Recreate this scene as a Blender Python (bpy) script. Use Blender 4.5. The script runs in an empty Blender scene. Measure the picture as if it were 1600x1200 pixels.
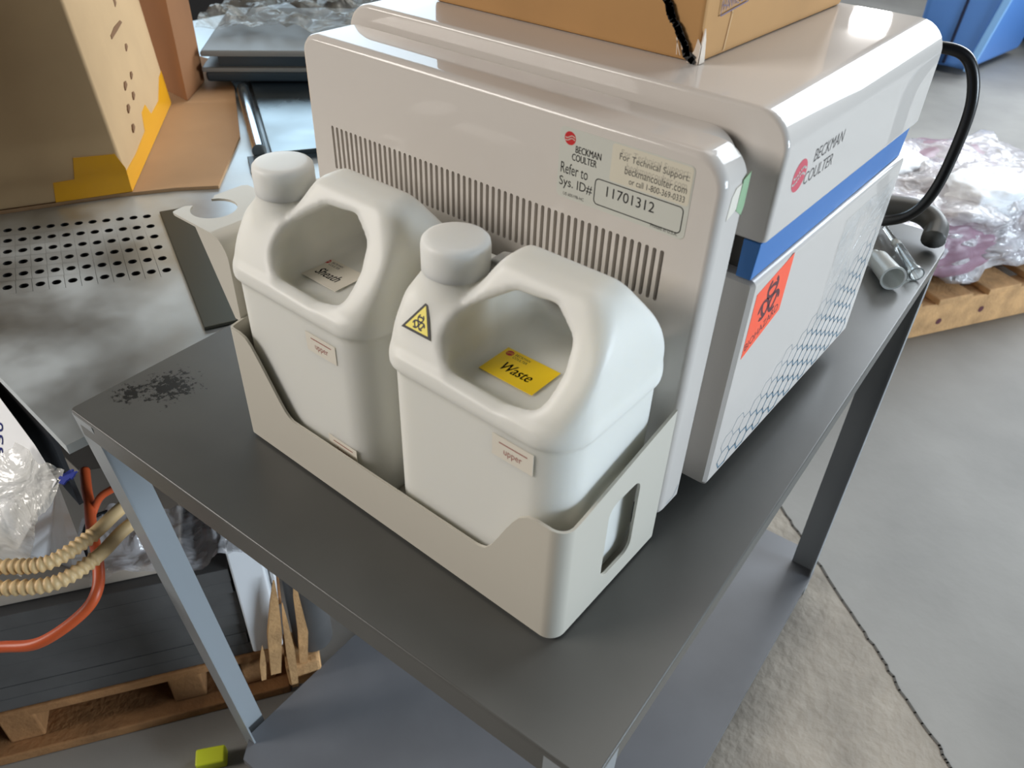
import bpy, bmesh, math, random
import numpy as np
from mathutils import Vector, Matrix, Euler, noise
random.seed(7)
SC = bpy.context.scene
COL = SC.collection
FLOOR = -74.0                      # centimetres below the table top (table top = 0 in the working frame)
def W(p): return Vector((p[0]*.01, p[1]*.01, (p[2]-FLOOR)*.01))

# ---------------------------------------------------------------- camera
cam = bpy.data.cameras.new('camera'); camo = bpy.data.objects.new('camera', cam); COL.objects.link(camo)
camo.location = W((57.223, -43.059, 50.382))
camo.rotation_euler = Euler((math.radians(52.172), math.radians(-1.811), math.radians(39.353)), 'XYZ')
cam.sensor_fit = 'HORIZONTAL'; cam.sensor_width = 36.0; cam.lens = 1248.167/1600*36
cam.clip_start = .02; cam.clip_end = 60
cam.dof.use_dof = True; cam.dof.focus_distance = .78; cam.dof.aperture_fstop = 11.0
SC.camera = camo

# ---------------------------------------------------------------- world, lights, exposure
wd = bpy.data.worlds.new('warehouse_air'); SC.world = wd; wd.use_nodes = True
wd.node_tree.nodes['Background'].inputs[0].default_value = (.80, .84, .88, 1)
wd.node_tree.nodes['Background'].inputs[1].default_value = .24
def area(name, loc, target, sx, sy, power, col, shape='RECTANGLE', spread=180):
    l = bpy.data.lights.new(name, 'AREA'); l.shape = shape; l.size = sx
    if shape == 'RECTANGLE': l.size_y = sy
    l.energy = power; l.color = col; l.spread = math.radians(spread)
    o = bpy.data.objects.new(name, l); COL.objects.link(o)
    o.location = W(loc); d = (W(target)-W(loc)); o.rotation_euler = d.to_track_quat('-Z', 'Y').to_euler()
    return o
area('dock_door_daylight', (110, 560, 220), (20, 30, 0), 3.0, 3.0, 300, (.86, .93, 1.0))
area('side_door_daylight', (610, 215, 60), (40, 15, -20), 2.6, 1.6, 390, (.76, .88, 1.0))
area('skylight_overhead', (-70, 270, 430), (0, 20, 0), 3.2, 3.2, 105, (1.0, .96, .90))
area('lamp_front', (-300, -350, 230), (10, 0, 10), 2.2, 1.8, 225, (1.0, .94, .88))
area('far_door_daylight', (-560, 400, 190), (-60, 40, -5), 3.2, 3.0, 130, (.66, .85, 1.0))
area('high_bay_lamp', (-643, 2362, 534), (35, 33, 34), 1.0, 1.0, 190, (1.0, .98, .96), 'DISK')
SC.view_settings.view_transform = 'Standard'; SC.view_settings.look = 'None'
SC.view_settings.gamma = 1.0; SC.view_settings.use_curve_mapping = False
SC.view_settings.exposure = 0.0

# ---------------------------------------------------------------- materials
def lin(c):
    return tuple(((v/255)/12.92 if v/255 <= .04045 else ((v/255+.055)/1.055)**2.4) for v in c)
def mat(name, rgb, rough=.5, metal=0.0, coat=0.0, sss=0.0, trans=0.0, alpha=1.0, ior=1.45, spec=.5,
        noise_scale=0, noise_amt=0.0, bump=0.0, bump_scale=60, coat_rough=.08, rough_var=0.0):
    m = bpy.data.materials.new(name); m.use_nodes = True
    nt = m.node_tree; b = nt.nodes['Principled BSDF']
    c = (*lin(rgb), 1)
    b.inputs['Base Color'].default_value = c; b.inputs['Roughness'].default_value = rough
    b.inputs['Metallic'].default_value = metal; b.inputs['Coat Weight'].default_value = coat
    b.inputs['Coat Roughness'].default_value = coat_rough
    b.inputs['Transmission Weight'].default_value = trans; b.inputs['Alpha'].default_value = alpha
    b.inputs['IOR'].default_value = ior; b.inputs['Specular IOR Level'].default_value = spec
    if sss:
        b.inputs['Subsurface Weight'].default_value = sss
        b.inputs['Subsurface Radius'].default_value = (1.0, .95, .85)
        b.inputs['Subsurface Scale'].default_value = .03
    tc = nt.nodes.new('ShaderNodeTexCoord')
    if noise_amt or rough_var:
        n = nt.nodes.new('ShaderNodeTexNoise'); n.inputs['Scale'].default_value = noise_scale; n.inputs['Detail'].default_value = 6
        nt.links.new(tc.outputs['Object'], n.inputs['Vector'])
        if noise_amt:
            r = nt.nodes.new('ShaderNodeValToRGB')
            lo = tuple(max(0, v*(1-noise_amt)) for v in c[:3]); hi = tuple(min(1, v*(1+noise_amt)) for v in c[:3])
            r.color_ramp.elements[0].position = .32; r.color_ramp.elements[1].position = .68
            r.color_ramp.elements[0].color = (*lo, 1); r.color_ramp.elements[1].color = (*hi, 1)
            nt.links.new(n.outputs['Fac'], r.inputs['Fac']); nt.links.new(r.outputs['Color'], b.inputs['Base Color'])
        if rough_var:
            mr = nt.nodes.new('ShaderNodeMapRange')
            mr.inputs['From Min'].default_value = .35; mr.inputs['From Max'].default_value = .65
            mr.inputs['To Min'].default_value = max(.02, rough-rough_var); mr.inputs['To Max'].default_value = min(1, rough+rough_var)
            nt.links.new(n.outputs['Fac'], mr.inputs['Value']); nt.links.new(mr.outputs['Result'], b.inputs['Roughness'])
    if bump:
        n2 = nt.nodes.new('ShaderNodeTexNoise'); n2.inputs['Scale'].default_value = bump_scale; n2.inputs['Detail'].default_value = 5
        nt.links.new(tc.outputs['Object'], n2.inputs['Vector'])
        bp = nt.nodes.new('ShaderNodeBump'); bp.inputs['Strength'].default_value = bump; bp.inputs['Distance'].default_value = .6/bump_scale if bump_scale > 300 else .01
        nt.links.new(n2.outputs['Fac'], bp.inputs['Height']); nt.links.new(bp.outputs['Normal'], b.inputs['Normal'])
    return m
def film(name, tint, opacity, rough=.12):
    """clear crinkled plastic wrap: mostly see-through, glossy, faintly milky"""
    m = bpy.data.materials.new(name); m.use_nodes = True; nt = m.node_tree
    b = nt.nodes['Principled BSDF']; out = nt.nodes['Material Output']
    b.inputs['Base Color'].default_value = (*lin(tint), 1); b.inputs['Roughness'].default_value = rough
    b.inputs['Specular IOR Level'].default_value = .8
    tc = nt.nodes.new('ShaderNodeTexCoord')
    v = nt.nodes.new('ShaderNodeTexNoise'); v.inputs['Scale'].default_value = 16; v.inputs['Detail'].default_value = 3; v.inputs['Distortion'].default_value = 1.5
    nt.links.new(tc.outputs['Object'], v.inputs['Vector'])
    bp = nt.nodes.new('ShaderNodeBump'); bp.inputs['Strength'].default_value = .8; bp.inputs['Distance'].default_value = .02
    nt.links.new(v.outputs['Fac'], bp.inputs['Height']); nt.links.new(bp.outputs['Normal'], b.inputs['Normal'])
    mr = nt.nodes.new('ShaderNodeMapRange'); mr.inputs['From Min'].default_value = .3; mr.inputs['From Max'].default_value = .7
    mr.inputs['To Min'].default_value = max(0, opacity-.22); mr.inputs['To Max'].default_value = min(1, opacity+.22)
    nt.links.new(v.outputs['Fac'], mr.inputs['Value'])
    tr = nt.nodes.new('ShaderNodeBsdfTransparent'); mx = nt.nodes.new('ShaderNodeMixShader')
    nt.links.new(mr.outputs['Result'], mx.inputs['Fac']); nt.links.new(tr.outputs[0], mx.inputs[1]); nt.links.new(b.outputs[0], mx.inputs[2])
    nt.links.new(mx.outputs[0], out.inputs['Surface'])
    return m
M = dict(
    cream=mat('cream_enamel', (208, 202, 195), .36, spec=.06, coat=.6, coat_rough=.03, bump=.012, bump_scale=900),
    cream_dk=mat('seam_grey_plastic', (98, 92, 84), .5),
    blue=mat('blue_trim', (58, 118, 186), .38),
    hexi=mat('hexagon_print_grey_blue', (112, 134, 148), .45),
    hdpe=mat('milky_polyethylene', (226, 226, 219), .42, sss=.6, spec=.4),
    hdpe2=mat('milky_polyethylene_cap', (228, 229, 224), .45, sss=.6, spec=.4),
    tray=mat('cream_powder_coat', (200, 195, 182), .42, bump=.04, bump_scale=1200),
    white=mat('white_sticker_paper', (226, 220, 206), .5),
    pale=mat('pale_translucent_sticker', (202, 203, 194), .3),
    pale2=mat('cream_sticker_overlay', (214, 208, 190), .32),
    yellow=mat('yellow_sticker', (244, 206, 8), .4),
    yellow2=mat('yellow_warning_sticker', (238, 218, 30), .4),
    black=mat('black_print', (28, 26, 26), .55),
    gprint=mat('grey_print', (92, 88, 84), .55),
    ghost=mat('pale_grey_print', (176, 170, 156), .5),
    red=mat('red_print', (196, 40, 44), .45),
    pinkred=mat('faded_red_print', (205, 86, 100), .45),
    brownred=mat('brown_red_print', (150, 70, 58), .5),
    orange=mat('fluorescent_orange_sticker', (255, 98, 66), .45),
    plum=mat('dark_plum_print', (92, 46, 52), .5),
    green=mat('green_tape', (150, 190, 148), .25, coat=.6),
    table=mat('dark_grey_enamel', (84, 84, 81), .33, noise_scale=14, noise_amt=.07, bump=.03, bump_scale=700),
    leg=mat('grey_painted_steel', (140, 146, 150), .34),
    shelf=mat('grey_painted_steel_shelf', (104, 106, 110), .38, noise_scale=6, noise_amt=.12),
    table_top=mat('dark_grey_top_enamel', (84, 84, 81), .33, noise_scale=14, noise_amt=.07),
    scuff=mat('dark_scuff_mark', (38, 38, 36), .6),
    concrete=mat('worn_concrete', (136, 134, 129), .62, noise_scale=3.0, noise_amt=.16, bump=.06, bump_scale=40),
    wall=mat('grey_warehouse_panel', (50, 50, 51), .7), ceil=mat('dim_roof_deck', (78, 77, 75), .8),
    patch=mat('pale_gritty_concrete', (150, 142, 130), .75, noise_scale=11, noise_amt=.2, bump=.3, bump_scale=60),
    crack=mat('dark_joint_filler', (84, 80, 74), .9),
    steel=mat('brushed_stainless', (200, 206, 208), .46, metal=1.0, noise_scale=7, noise_amt=.16, rough_var=.1),
    steel_refl=mat('stainless_dark_reflection', (84, 84, 76), .45, metal=1.0),
    steel_pol=mat('polished_stainless', (196, 206, 212), .2, metal=1.0), steel_top=mat('smeared_stainless', (150, 160, 164), .34, metal=1.0, noise_scale=5, noise_amt=.2, rough_var=.12),
    hole=mat('black_and_hole_shade', (14, 14, 15), .9),
    card=mat('brown_cardboard', (132, 90, 56), .8, noise_scale=8, noise_amt=.08),
    card_top=mat('tan_cardboard', (176, 134, 84), .8, noise_scale=8, noise_amt=.08),
    card_lt=mat('pale_cardboard', (188, 158, 118), .8, noise_scale=8, noise_amt=.06),
    card_in=mat('plain_kraft_sheet', (172, 138, 102), .8, noise_scale=7, noise_amt=.06),
    tape=mat('amber_packing_tape', (226, 162, 22), .3, coat=.4),
    tape_ink=mat('cardboard_ink', (120, 88, 60), .8),
    tear=mat('torn_paper_white', (214, 200, 184), .9),
    inkblue=mat('faded_blue_ink', (104, 96, 120), .7),
    blk_rubber=mat('black_rubber', (16, 16, 17), .32),
    dark=mat('dark_blue_grey_plastic', (44, 54, 60), .4),
    greyp=mat('grey_plastic_lid', (112, 112, 108), .45),
    wrapf=film('clear_stretch_wrap', (214, 214, 208), .55),
    wrapw=film('frosted_stretch_wrap', (232, 230, 232), .6, .16),
    wrapd=film('dusty_clear_film', (150, 148, 138), .42, .2), wrapf2=film('milky_clear_film', (206, 204, 206), .42, .12),
    wrapc=film('thin_clear_wrap', (226, 228, 228), .16, .1),
    paperw=mat('white_foam_board', (232, 234, 236), .6),
    boardb=mat('beige_board', (172, 160, 146), .6, noise_scale=9, noise_amt=.06),
    slate=mat('slate_grey_laminate', (80, 79, 78), .5, noise_scale=12, noise_amt=.2),
    wood=mat('weathered_pallet_wood', (150, 108, 68), .8, noise_scale=18, noise_amt=.28, bump=.25, bump_scale=120),
    wood_lt=mat('pale_split_wood', (196, 154, 106), .8, noise_scale=22, noise_amt=.2, bump=.25, bump_scale=140),
    hose=mat('tan_corrugated_hose', (206, 176, 128), .5),
    orng=mat('orange_red_tubing', (190, 84, 44), .4),
    lime=mat('lime_yellow_foam', (206, 214, 44), .5),
    plumw=mat('mauve_goods_under_wrap', (142, 112, 126), .45, noise_scale=7, noise_amt=.3),
    bin=mat('blue_molded_plastic', (92, 140, 208), .4),
    binlt=mat('light_blue_plastic_rim', (140, 190, 240), .4),
    navy=mat('navy_fabric', (30, 36, 62), .8),
    blkbox=mat('matte_black_plastic', (18, 18, 20), .6),
    clear=mat('clear_glass', (240, 244, 244), .05, trans=.9, ior=1.4),
    frost=mat('frosted_clear_plastic', (214, 216, 212), .3, trans=.5),
    greyhose=mat('grey_vinyl_tube', (84, 84, 81), .4),
    inkb=mat('blue_marker_ink', (40, 56, 150), .6),
)

# ---------------------------------------------------------------- mesh helpers (all in centimetres)
ORG = {}
def finish(name, verts, faces, m, parent=None, base=None, smooth=False, fmats=None, kind=None, label=None):
    """one mesh object from world-centimetre verts; parent may be an Empty or a part"""
    if parent is not None: org = ORG[parent.name]
    else:
        if base is None:
            a = np.array(verts); base = ((a[:, 0].min()+a[:, 0].max())/2, (a[:, 1].min()+a[:, 1].max())/2, a[:, 2].min())
        org = Vector(base)
    me = bpy.data.meshes.new(name)
    me.from_pydata([((v[0]-org[0])*.01, (v[1]-org[1])*.01, (v[2]-org[2])*.01) for v in verts], [], faces)
    mats = m if isinstance(m, (list, tuple)) else [m]
    for k in mats: me.materials.append(k)
    if fmats is not None:
        for p, i in zip(me.polygons, fmats): p.material_index = i
    me.update()
    bm = bmesh.new(); bm.from_mesh(me); bmesh.ops.recalc_face_normals(bm, faces=bm.faces); bm.to_mesh(me); bm.free()
    o = bpy.data.objects.new(name, me); COL.objects.link(o)
    if smooth:
        for p in me.polygons: p.use_smooth = True
    if parent is not None: o.parent = parent
    else: o.location = W(org)
    ORG[o.name] = org
    if kind: o['kind'] = kind
    if label: o['label'] = label
    return o
def autosmooth(o, deg=35):
    me = o.data
    bm = bmesh.new(); bm.from_mesh(me)
    for f in bm.faces: f.smooth = True
    for e in bm.edges:
        if len(e.link_faces) == 2: e.smooth = e.calc_face_angle(0) < math.radians(deg)
    bm.to_mesh(me); bm.free()
    wn = o.modifiers.new('weighted_normals', 'WEIGHTED_NORMAL'); wn.keep_sharp = True; wn.weight = 80
    return o
def thing(name, label, cat, base, group=None):
    o = bpy.data.objects.new(name, None); COL.objects.link(o); o.empty_display_size = .05
    o.location = W(base); ORG[o.name] = Vector(base)
    return tag(o, label, cat, group)
def tag(o, label, cat, group=None):
    o['label'] = label; o['category'] = cat
    if group: o['group'] = group
    return o
class MB:
    def __init__(s): s.v = []; s.f = []; s.m = []
    def add(s, verts, faces, mi=0):
        n = len(s.v); s.v += [tuple(v) for v in verts]; s.f += [tuple(i+n for i in f) for f in faces]; s.m += [mi]*len(faces); return s
    def bm(s, bm, mi=0):
        bm.verts.index_update(); return s.add([v.co[:] for v in bm.verts], [[v.index for v in f.verts] for f in bm.faces], mi)
    def box(s, c, size, rot=None, bev=0, seg=2, mi=0):
        b = bmesh.new(); bmesh.ops.create_cube(b, size=1)
        bmesh.ops.scale(b, vec=size, verts=b.verts)
        if bev: bmesh.ops.bevel(b, geom=b.edges[:], offset=bev, segments=seg, affect='EDGES', profile=.5)
        if rot is not None: bmesh.ops.transform(b, matrix=rot.to_4x4(), verts=b.verts)
        bmesh.ops.translate(b, vec=c, verts=b.verts); s.bm(b, mi); b.free(); return s
    def hexa(s, P, bev=0, seg=2, mi=0):
        """8 corners: bottom ring 0-3, top ring 4-7"""
        b = bmesh.new(); vs = [b.verts.new(p) for p in P]
        for f in ((3, 2, 1, 0), (4, 5, 6, 7), (0, 1, 5, 4), (1, 2, 6, 5), (2, 3, 7, 6), (3, 0, 4, 7)): b.faces.new([vs[i] for i in f])
        if bev: bmesh.ops.bevel(b, geom=b.edges[:], offset=bev, segments=seg, affect='EDGES', profile=.5)
        s.bm(b, mi); b.free(); return s
    def tube(s, pts, r, n=12, caps=True, mi=0, rfun=None):
        pts = [Vector(p) for p in pts]; rings = []; prev = None
        for i, p in enumerate(pts):
            t = (pts[min(i+1, len(pts)-1)]-pts[max(i-1, 0)]).normalized()
            if prev is None: u = t.orthogonal().normalized()
            else: u = (prev-t*prev.dot(t)).normalized()
            prev = u; w = t.cross(u); rr = rfun(i) if rfun else r
            rings.append([p+(u*math.cos(a)+w*math.sin(a))*rr for a in (2*math.pi*k/n for k in range(n))])
        vs = [v for R in rings for v in R]; fs = []
        for i in range(len(rings)-1):
            for k in range(n): fs.append((i*n+k, i*n+(k+1) % n, (i+1)*n+(k+1) % n, (i+1)*n+k))
        if caps: fs.append(tuple(range(n-1, -1, -1))); fs.append(tuple((len(rings)-1)*n+k for k in range(n)))
        return s.add(vs, fs, mi)
    def lathe(s, prof, c, n=40, axis='Z', mi=0, rot=None):
        vs = []; fs = []
        for (r, z) in prof:
            for k in range(n):
                a = 2*math.pi*k/n; p = Vector((r*math.cos(a), r*math.sin(a), z))
                if rot is not None: p = rot @ p
                vs.append(p+Vector(c))
        for i in range(len(prof)-1):
            for k in range(n): fs.append((i*n+k, i*n+(k+1) % n, (i+1)*n+(k+1) % n, (i+1)*n+k))
        fs.append(tuple(range(n-1, -1, -1))); fs.append(tuple((len(prof)-1)*n+k for k in range(n)))
        return s.add(vs, fs, mi)
    def prism(s, poly, fn, d0, d1, mi=0):
        """polygon (a,b) extruded from depth d0 to d1; fn(a,b,d)->point"""
        n = len(poly)
        vs = [fn(a, b, d0) for a, b in poly]+[fn(a, b, d1) for a, b in poly]
        fs = [tuple(range(n)), tuple(range(2*n-1, n-1, -1))]+[(i, (i+1) % n, n+(i+1) % n, n+i) for i in range(n)]
        return s.add(vs, fs, mi)
    def build(s, name, m, parent=None, **k): return finish(name, s.v, s.f, m, parent, fmats=s.m, **k)
def rrect(x0, y0, x1, y1, r, n=8):
    """rounded rectangle, r = one radius or four (bl, br, tr, tl)"""
    rs = r if isinstance(r, (list, tuple)) else (r,)*4; out = []
    for (cx, cy, a0, rr) in ((x0, y0, 180, rs[0]), (x1, y0, 270, rs[1]), (x1, y1, 0, rs[2]), (x0, y1, 90, rs[3])):
        sx = cx+rr if cx == x0 else cx-rr; sy = cy+rr if cy == y0 else cy-rr
        if rr <= 0: out.append((cx, cy)); continue
        for k in range(n+1):
            a = math.radians(a0+90*k/n); out.append((sx+rr*math.cos(a), sy+rr*math.sin(a)))
    return out
def smooth_path(pts, n=8):
    pts = [Vector(p) for p in pts]; out = []
    P = [pts[0]*2-pts[1]]+pts+[pts[-1]*2-pts[-2]]
    for i in range(1, len(P)-2):
        for k in range(n):
            t = k/n; a, b, c, d = P[i-1], P[i], P[i+1], P[i+2]
            out.append(.5*((2*b)+(c-a)*t+(2*a-5*b+4*c-d)*t*t+(3*b-a-3*c+d)*t**3))
    out.append(pts[-1]); return out
class Plane:
    """a flat spot on a surface; local (a right, b up) in cm"""
    def __init__(s, o, a, b): s.o = Vector(o); s.a = Vector(a).normalized(); s.b = (Vector(b)-s.a*Vector(b).dot(s.a)).normalized(); s.n = s.a.cross(s.b)
    def p(s, a, b, h=0): return s.o+s.a*a+s.b*b+s.n*h
    def plate(s, mb, poly, h0, h1, mi=0): return mb.prism(poly, s.p, h0, h1, mi)
    def poly_sticker(s, name, poly, m, parent, h=.03, base=0, **k):
        mb = MB(); s.plate(mb, poly, base, base+h); return mb.build(name, m, parent, **k)
def text_geo(txt, shear=0.0, space=1.0):
    c = bpy.data.curves.new('t', 'FONT'); c.body = txt; c.size = 1; c.shear = shear; c.space_character = space; c.resolution_u = 3
    o = bpy.data.objects.new('t', c); COL.objects.link(o)
    dg = bpy.context.evaluated_depsgraph_get(); ev = o.evaluated_get(dg); me = ev.to_mesh()
    vs = [(v.co.x, v.co.y) for v in me.vertices]; fs = [tuple(p.vertices) for p in me.polygons]
    ev.to_mesh_clear(); bpy.data.objects.remove(o); bpy.data.curves.remove(c)
    return vs, fs
def put_text(mb, pl, txt, a0, b0, w, h, lift=.035, shear=0.0, mi=0, rot=0, bold=0):
    """lettering scaled to the box (a0,b0,w,h) on plane pl"""
    vs, fs = text_geo(txt, shear)
    xs = [v[0] for v in vs]; ys = [v[1] for v in vs]; x0, x1, y0, y1 = min(xs), max(xs), min(ys), max(ys)
    ca, sa = math.cos(rot), math.sin(rot)
    P = []
    for x, y in vs:
        u = (x-x0)/(x1-x0)*w; v = (y-y0)/(y1-y0)*h
        P.append(pl.p(a0+u*ca-v*sa, b0+u*sa+v*ca, lift))
    mb.add(P, fs, mi)
    for k in range(bold):
        d = .018*(k+1)
        mb.add([p+pl.a*d for p in P], fs, mi)
def ring(mb, pl, ca, cb, r0, r1, lift, a0=0, a1=360, n=28, mi=0, sy=1.0):
    P = []; F = []
    for k in range(n+1):
        t = math.radians(a0+(a1-a0)*k/n)
        P += [pl.p(ca+r0*math.cos(t), cb+r0*math.sin(t)*sy, lift), pl.p(ca+r1*math.cos(t), cb+r1*math.sin(t)*sy, lift)]
        if k: F.append((2*k-2, 2*k-1, 2*k+1, 2*k))
    mb.add(P, F, mi)
def disc(mb, pl, ca, cb, r, lift, n=28, mi=0):
    mb.add([pl.p(ca+r*math.cos(2*math.pi*k/n), cb+r*math.sin(2*math.pi*k/n), lift) for k in range(n)], [tuple(range(n))], mi)
def strip(mb, pl, pts, w, lift, mi=0):
    for (a0, b0), (a1, b1) in zip(pts[:-1], pts[1:]):
        d = Vector((a1-a0, b1-b0)); L = d.length
        if L < 1e-6: continue
        d /= L; nx, ny = -d.y*w/2, d.x*w/2; ex, ey = d.x*w*.25, d.y*w*.25
        mb.add([pl.p(a0+nx-ex, b0+ny-ey, lift), pl.p(a0-nx-ex, b0-ny-ey, lift), pl.p(a1-nx+ex, b1-ny+ey, lift), pl.p(a1+nx+ex, b1+ny+ey, lift)], [(0, 1, 2, 3)], mi)
def biohazard(mb, pl, ca, cb, R, lift, mi=0, w=.12):
    for k in range(3):
        t = math.radians(90+120*k); dx, dy = math.cos(t), math.sin(t)
        ring(mb, pl, ca+dx*R*.52, cb+dy*R*.52, R*.46-w*R*.9, R*.48, lift, 90+120*k+28, 90+120*k+332, mi=mi)
        ring(mb, pl, ca, cb, R*.56, R*.56+w*R, lift+.002, 90+120*k-38, 90+120*k+38, n=12, mi=mi)
    ring(mb, pl, ca, cb, R*.10, R*.22, lift+.003, mi=mi)
def logo(mb, pl, ca, cb, r, lift, mi_red, mi_white):
    disc(mb, pl, ca, cb, r, lift, mi=mi_red)
    for off in (-.18, .2):
        pts = [(ca+r*x, cb+r*(off+.22*math.sin(x*3.2+.4))) for x in [(-.8+.2*i) for i in range(9)]]
        strip(mb, pl, pts, r*.14, lift+.008, mi_white)

# naive surface nets on a numpy distance field: organic moulded shapes
def surface_nets(F, org, h):
    nx, ny, nz = F.shape; inside = F < 0
    corners = [(i, j, k) for i in (0, 1) for j in (0, 1) for k in (0, 1)]
    cnt = sum(inside[i:nx-1+i, j:ny-1+j, k:nz-1+k].astype(np.int8) for i, j, k in corners)
    act = (cnt > 0) & (cnt < 8); idx = -np.ones(act.shape, int); cells = np.argwhere(act); idx[act] = np.arange(len(cells))
    acc = np.zeros((len(cells), 3)); num = np.zeros(len(cells))
    for a in range(8):
        for b in range(a+1, 8):
            ca, cb = np.array(corners[a]), np.array(corners[b])
            if np.abs(ca-cb).sum() != 1: continue
            fa = F[tuple((cells+ca).T)]; fb = F[tuple((cells+cb).T)]; x = (fa < 0) != (fb < 0)
            t = np.where(x, fa/np.where(x, fa-fb, 1), 0)[:, None]
            acc += np.where(x[:, None], ca+t*(cb-ca), 0); num += x
    V = (cells+acc/num[:, None])*h+np.array(org)
    faces = []
    for ax in range(3):
        sh = [slice(1, -1)]*3; sh[ax] = slice(0, -1)
        n = [nx, ny, nz]
        g = np.argwhere(np.diff(inside.astype(np.int8), axis=ax) != 0)
        o1, o2 = [(1, 2), (2, 0), (0, 1)][ax]
        ok = (g[:, o1] > 0) & (g[:, o2] > 0) & (g[:, o1] < n[o1]-1) & (g[:, o2] < n[o2]-1); g = g[ok]
        e1 = np.eye(3, dtype=int)[o1]; e2 = np.eye(3, dtype=int)[o2]
        q = np.stack([idx[tuple((g-e1-e2).T)], idx[tuple((g-e2).T)], idx[tuple(g.T)], idx[tuple((g-e1).T)]], 1)
        flip = inside[tuple(g.T)]
        q[~flip] = q[~flip][:, ::-1]; faces.append(q)
    return V, np.concatenate(faces)
def smin(a, b, k): h = np.clip(.5+.5*(b-a)/k, 0, 1); return b*(1-h)+a*h-k*h*(1-h)
def smax(a, b, k): return -smin(-a, -b, k)

# ================================================================ SETTING
flo = MB(); flo.add([(-1120, -540, FLOOR), (780, -540, FLOOR), (780, 2620, FLOOR), (-1120, 2620, FLOOR), (-1120, -540, FLOOR-10), (780, -540, FLOOR-10), (780, 2620, FLOOR-10), (-1120, 2620, FLOOR-10)],
                    [(0, 1, 2, 3), (7, 6, 5, 4), (0, 4, 5, 1), (1, 5, 6, 2), (2, 6, 7, 3), (3, 7, 4, 0)])
floor = flo.build('floor', M['concrete'], kind='structure')
RX0, RX1, RY0, RY1, RZ = -1100, 760, -520, 2600, 560
for nm, c, sz in (('wall_left', (RX0-10, (RY0+RY1)/2, (RZ+FLOOR)/2), (20, RY1-RY0+40, RZ-FLOOR)), ('wall_right', (RX1+10, (RY0+RY1)/2, (RZ+FLOOR)/2), (20, RY1-RY0+40, RZ-FLOOR)),
                  ('wall_back', ((RX0+RX1)/2, RY1+10, (RZ+FLOOR)/2), (RX1-RX0, 20, RZ-FLOOR)), ('wall_front', ((RX0+RX1)/2, RY0-10, (RZ+FLOOR)/2), (RX1-RX0, 20, RZ-FLOOR)),
                  ('ceiling', ((RX0+RX1)/2, (RY0+RY1)/2, RZ+10), (RX1-RX0+40, RY1-RY0+40, 20))):
    MB().box(c, sz).build(nm, M['ceil' if nm == 'ceiling' else 'wall'], kind='structure')
jp = Plane((0, 0, FLOOR), (1, 0, 0), (0, 1, 0)); random.seed(3)
jline = [(5, 108), (20, 95.5), (31.1, 87), (37.2, 82.3), (42.1, 78.5), (53.2, 69.5), (59, 65.4), (63.5, 61.2), (71.7, 55.1), (74.4, 52.7), (90, 41), (120, 20), (150, -5)]
jl = []
for a, b in zip(jline[:-1], jline[1:]):
    for k in range(5): t = k/5; jl.append((a[0]+(b[0]-a[0])*t+random.uniform(-.2, .2), a[1]+(b[1]-a[1])*t+random.uniform(-.2, .2)))
mb = MB(); mb.prism(jl+[(150, -40), (60, -60), (22, -40), (8, 90)], jp.p, -1, .12); mb.build('floor_patch', M['patch'], kind='structure').name = 'trim_2'
jt = MB(); strip(jt, jp, jl, .5, .2); joint = jt.build('trim_1', M['crack'], kind='structure')

# ================================================================ TABLE
TA = math.radians(2.861)
def T(x, y, z=0): return Vector((x*math.cos(TA)-y*math.sin(TA), x*math.sin(TA)+y*math.cos(TA), z))
TX0, TX1, TY0, TY1 = -13.29, 45.97, -22.6, 72.9
tb = thing('work_table', 'dark grey painted steel table carrying the white instrument', 'table', T(16, 25, FLOOR))
top = rrect(TX0, TY0, TX1, TY1, (.5, .5, 5.0, .5), 6)
mb = MB(); top2 = rrect(TX0+.14, TY0+.14, TX1-.14, TY1-.14, (.4, .4, 4.9, .4), 6); n = len(top)
mb.add([T(a, b, -.5) for a, b in top]+[T(a, b, -.14) for a, b in top]+[T(a*.7+c*.3, b*.7+e*.3, -.04) for (a, b), (c, e) in zip(top, top2)]+[T(a, b, 0) for a, b in top2],
       [tuple(range(n-1, -1, -1)), tuple(range(3*n, 4*n))]+[(r*n+i, r*n+(i+1) % n, (r+1)*n+(i+1) % n, (r+1)*n+i) for r in range(3) for i in range(n)])
autosmooth(mb.build('table_top', M['table_top'], tb), 50)
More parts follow.
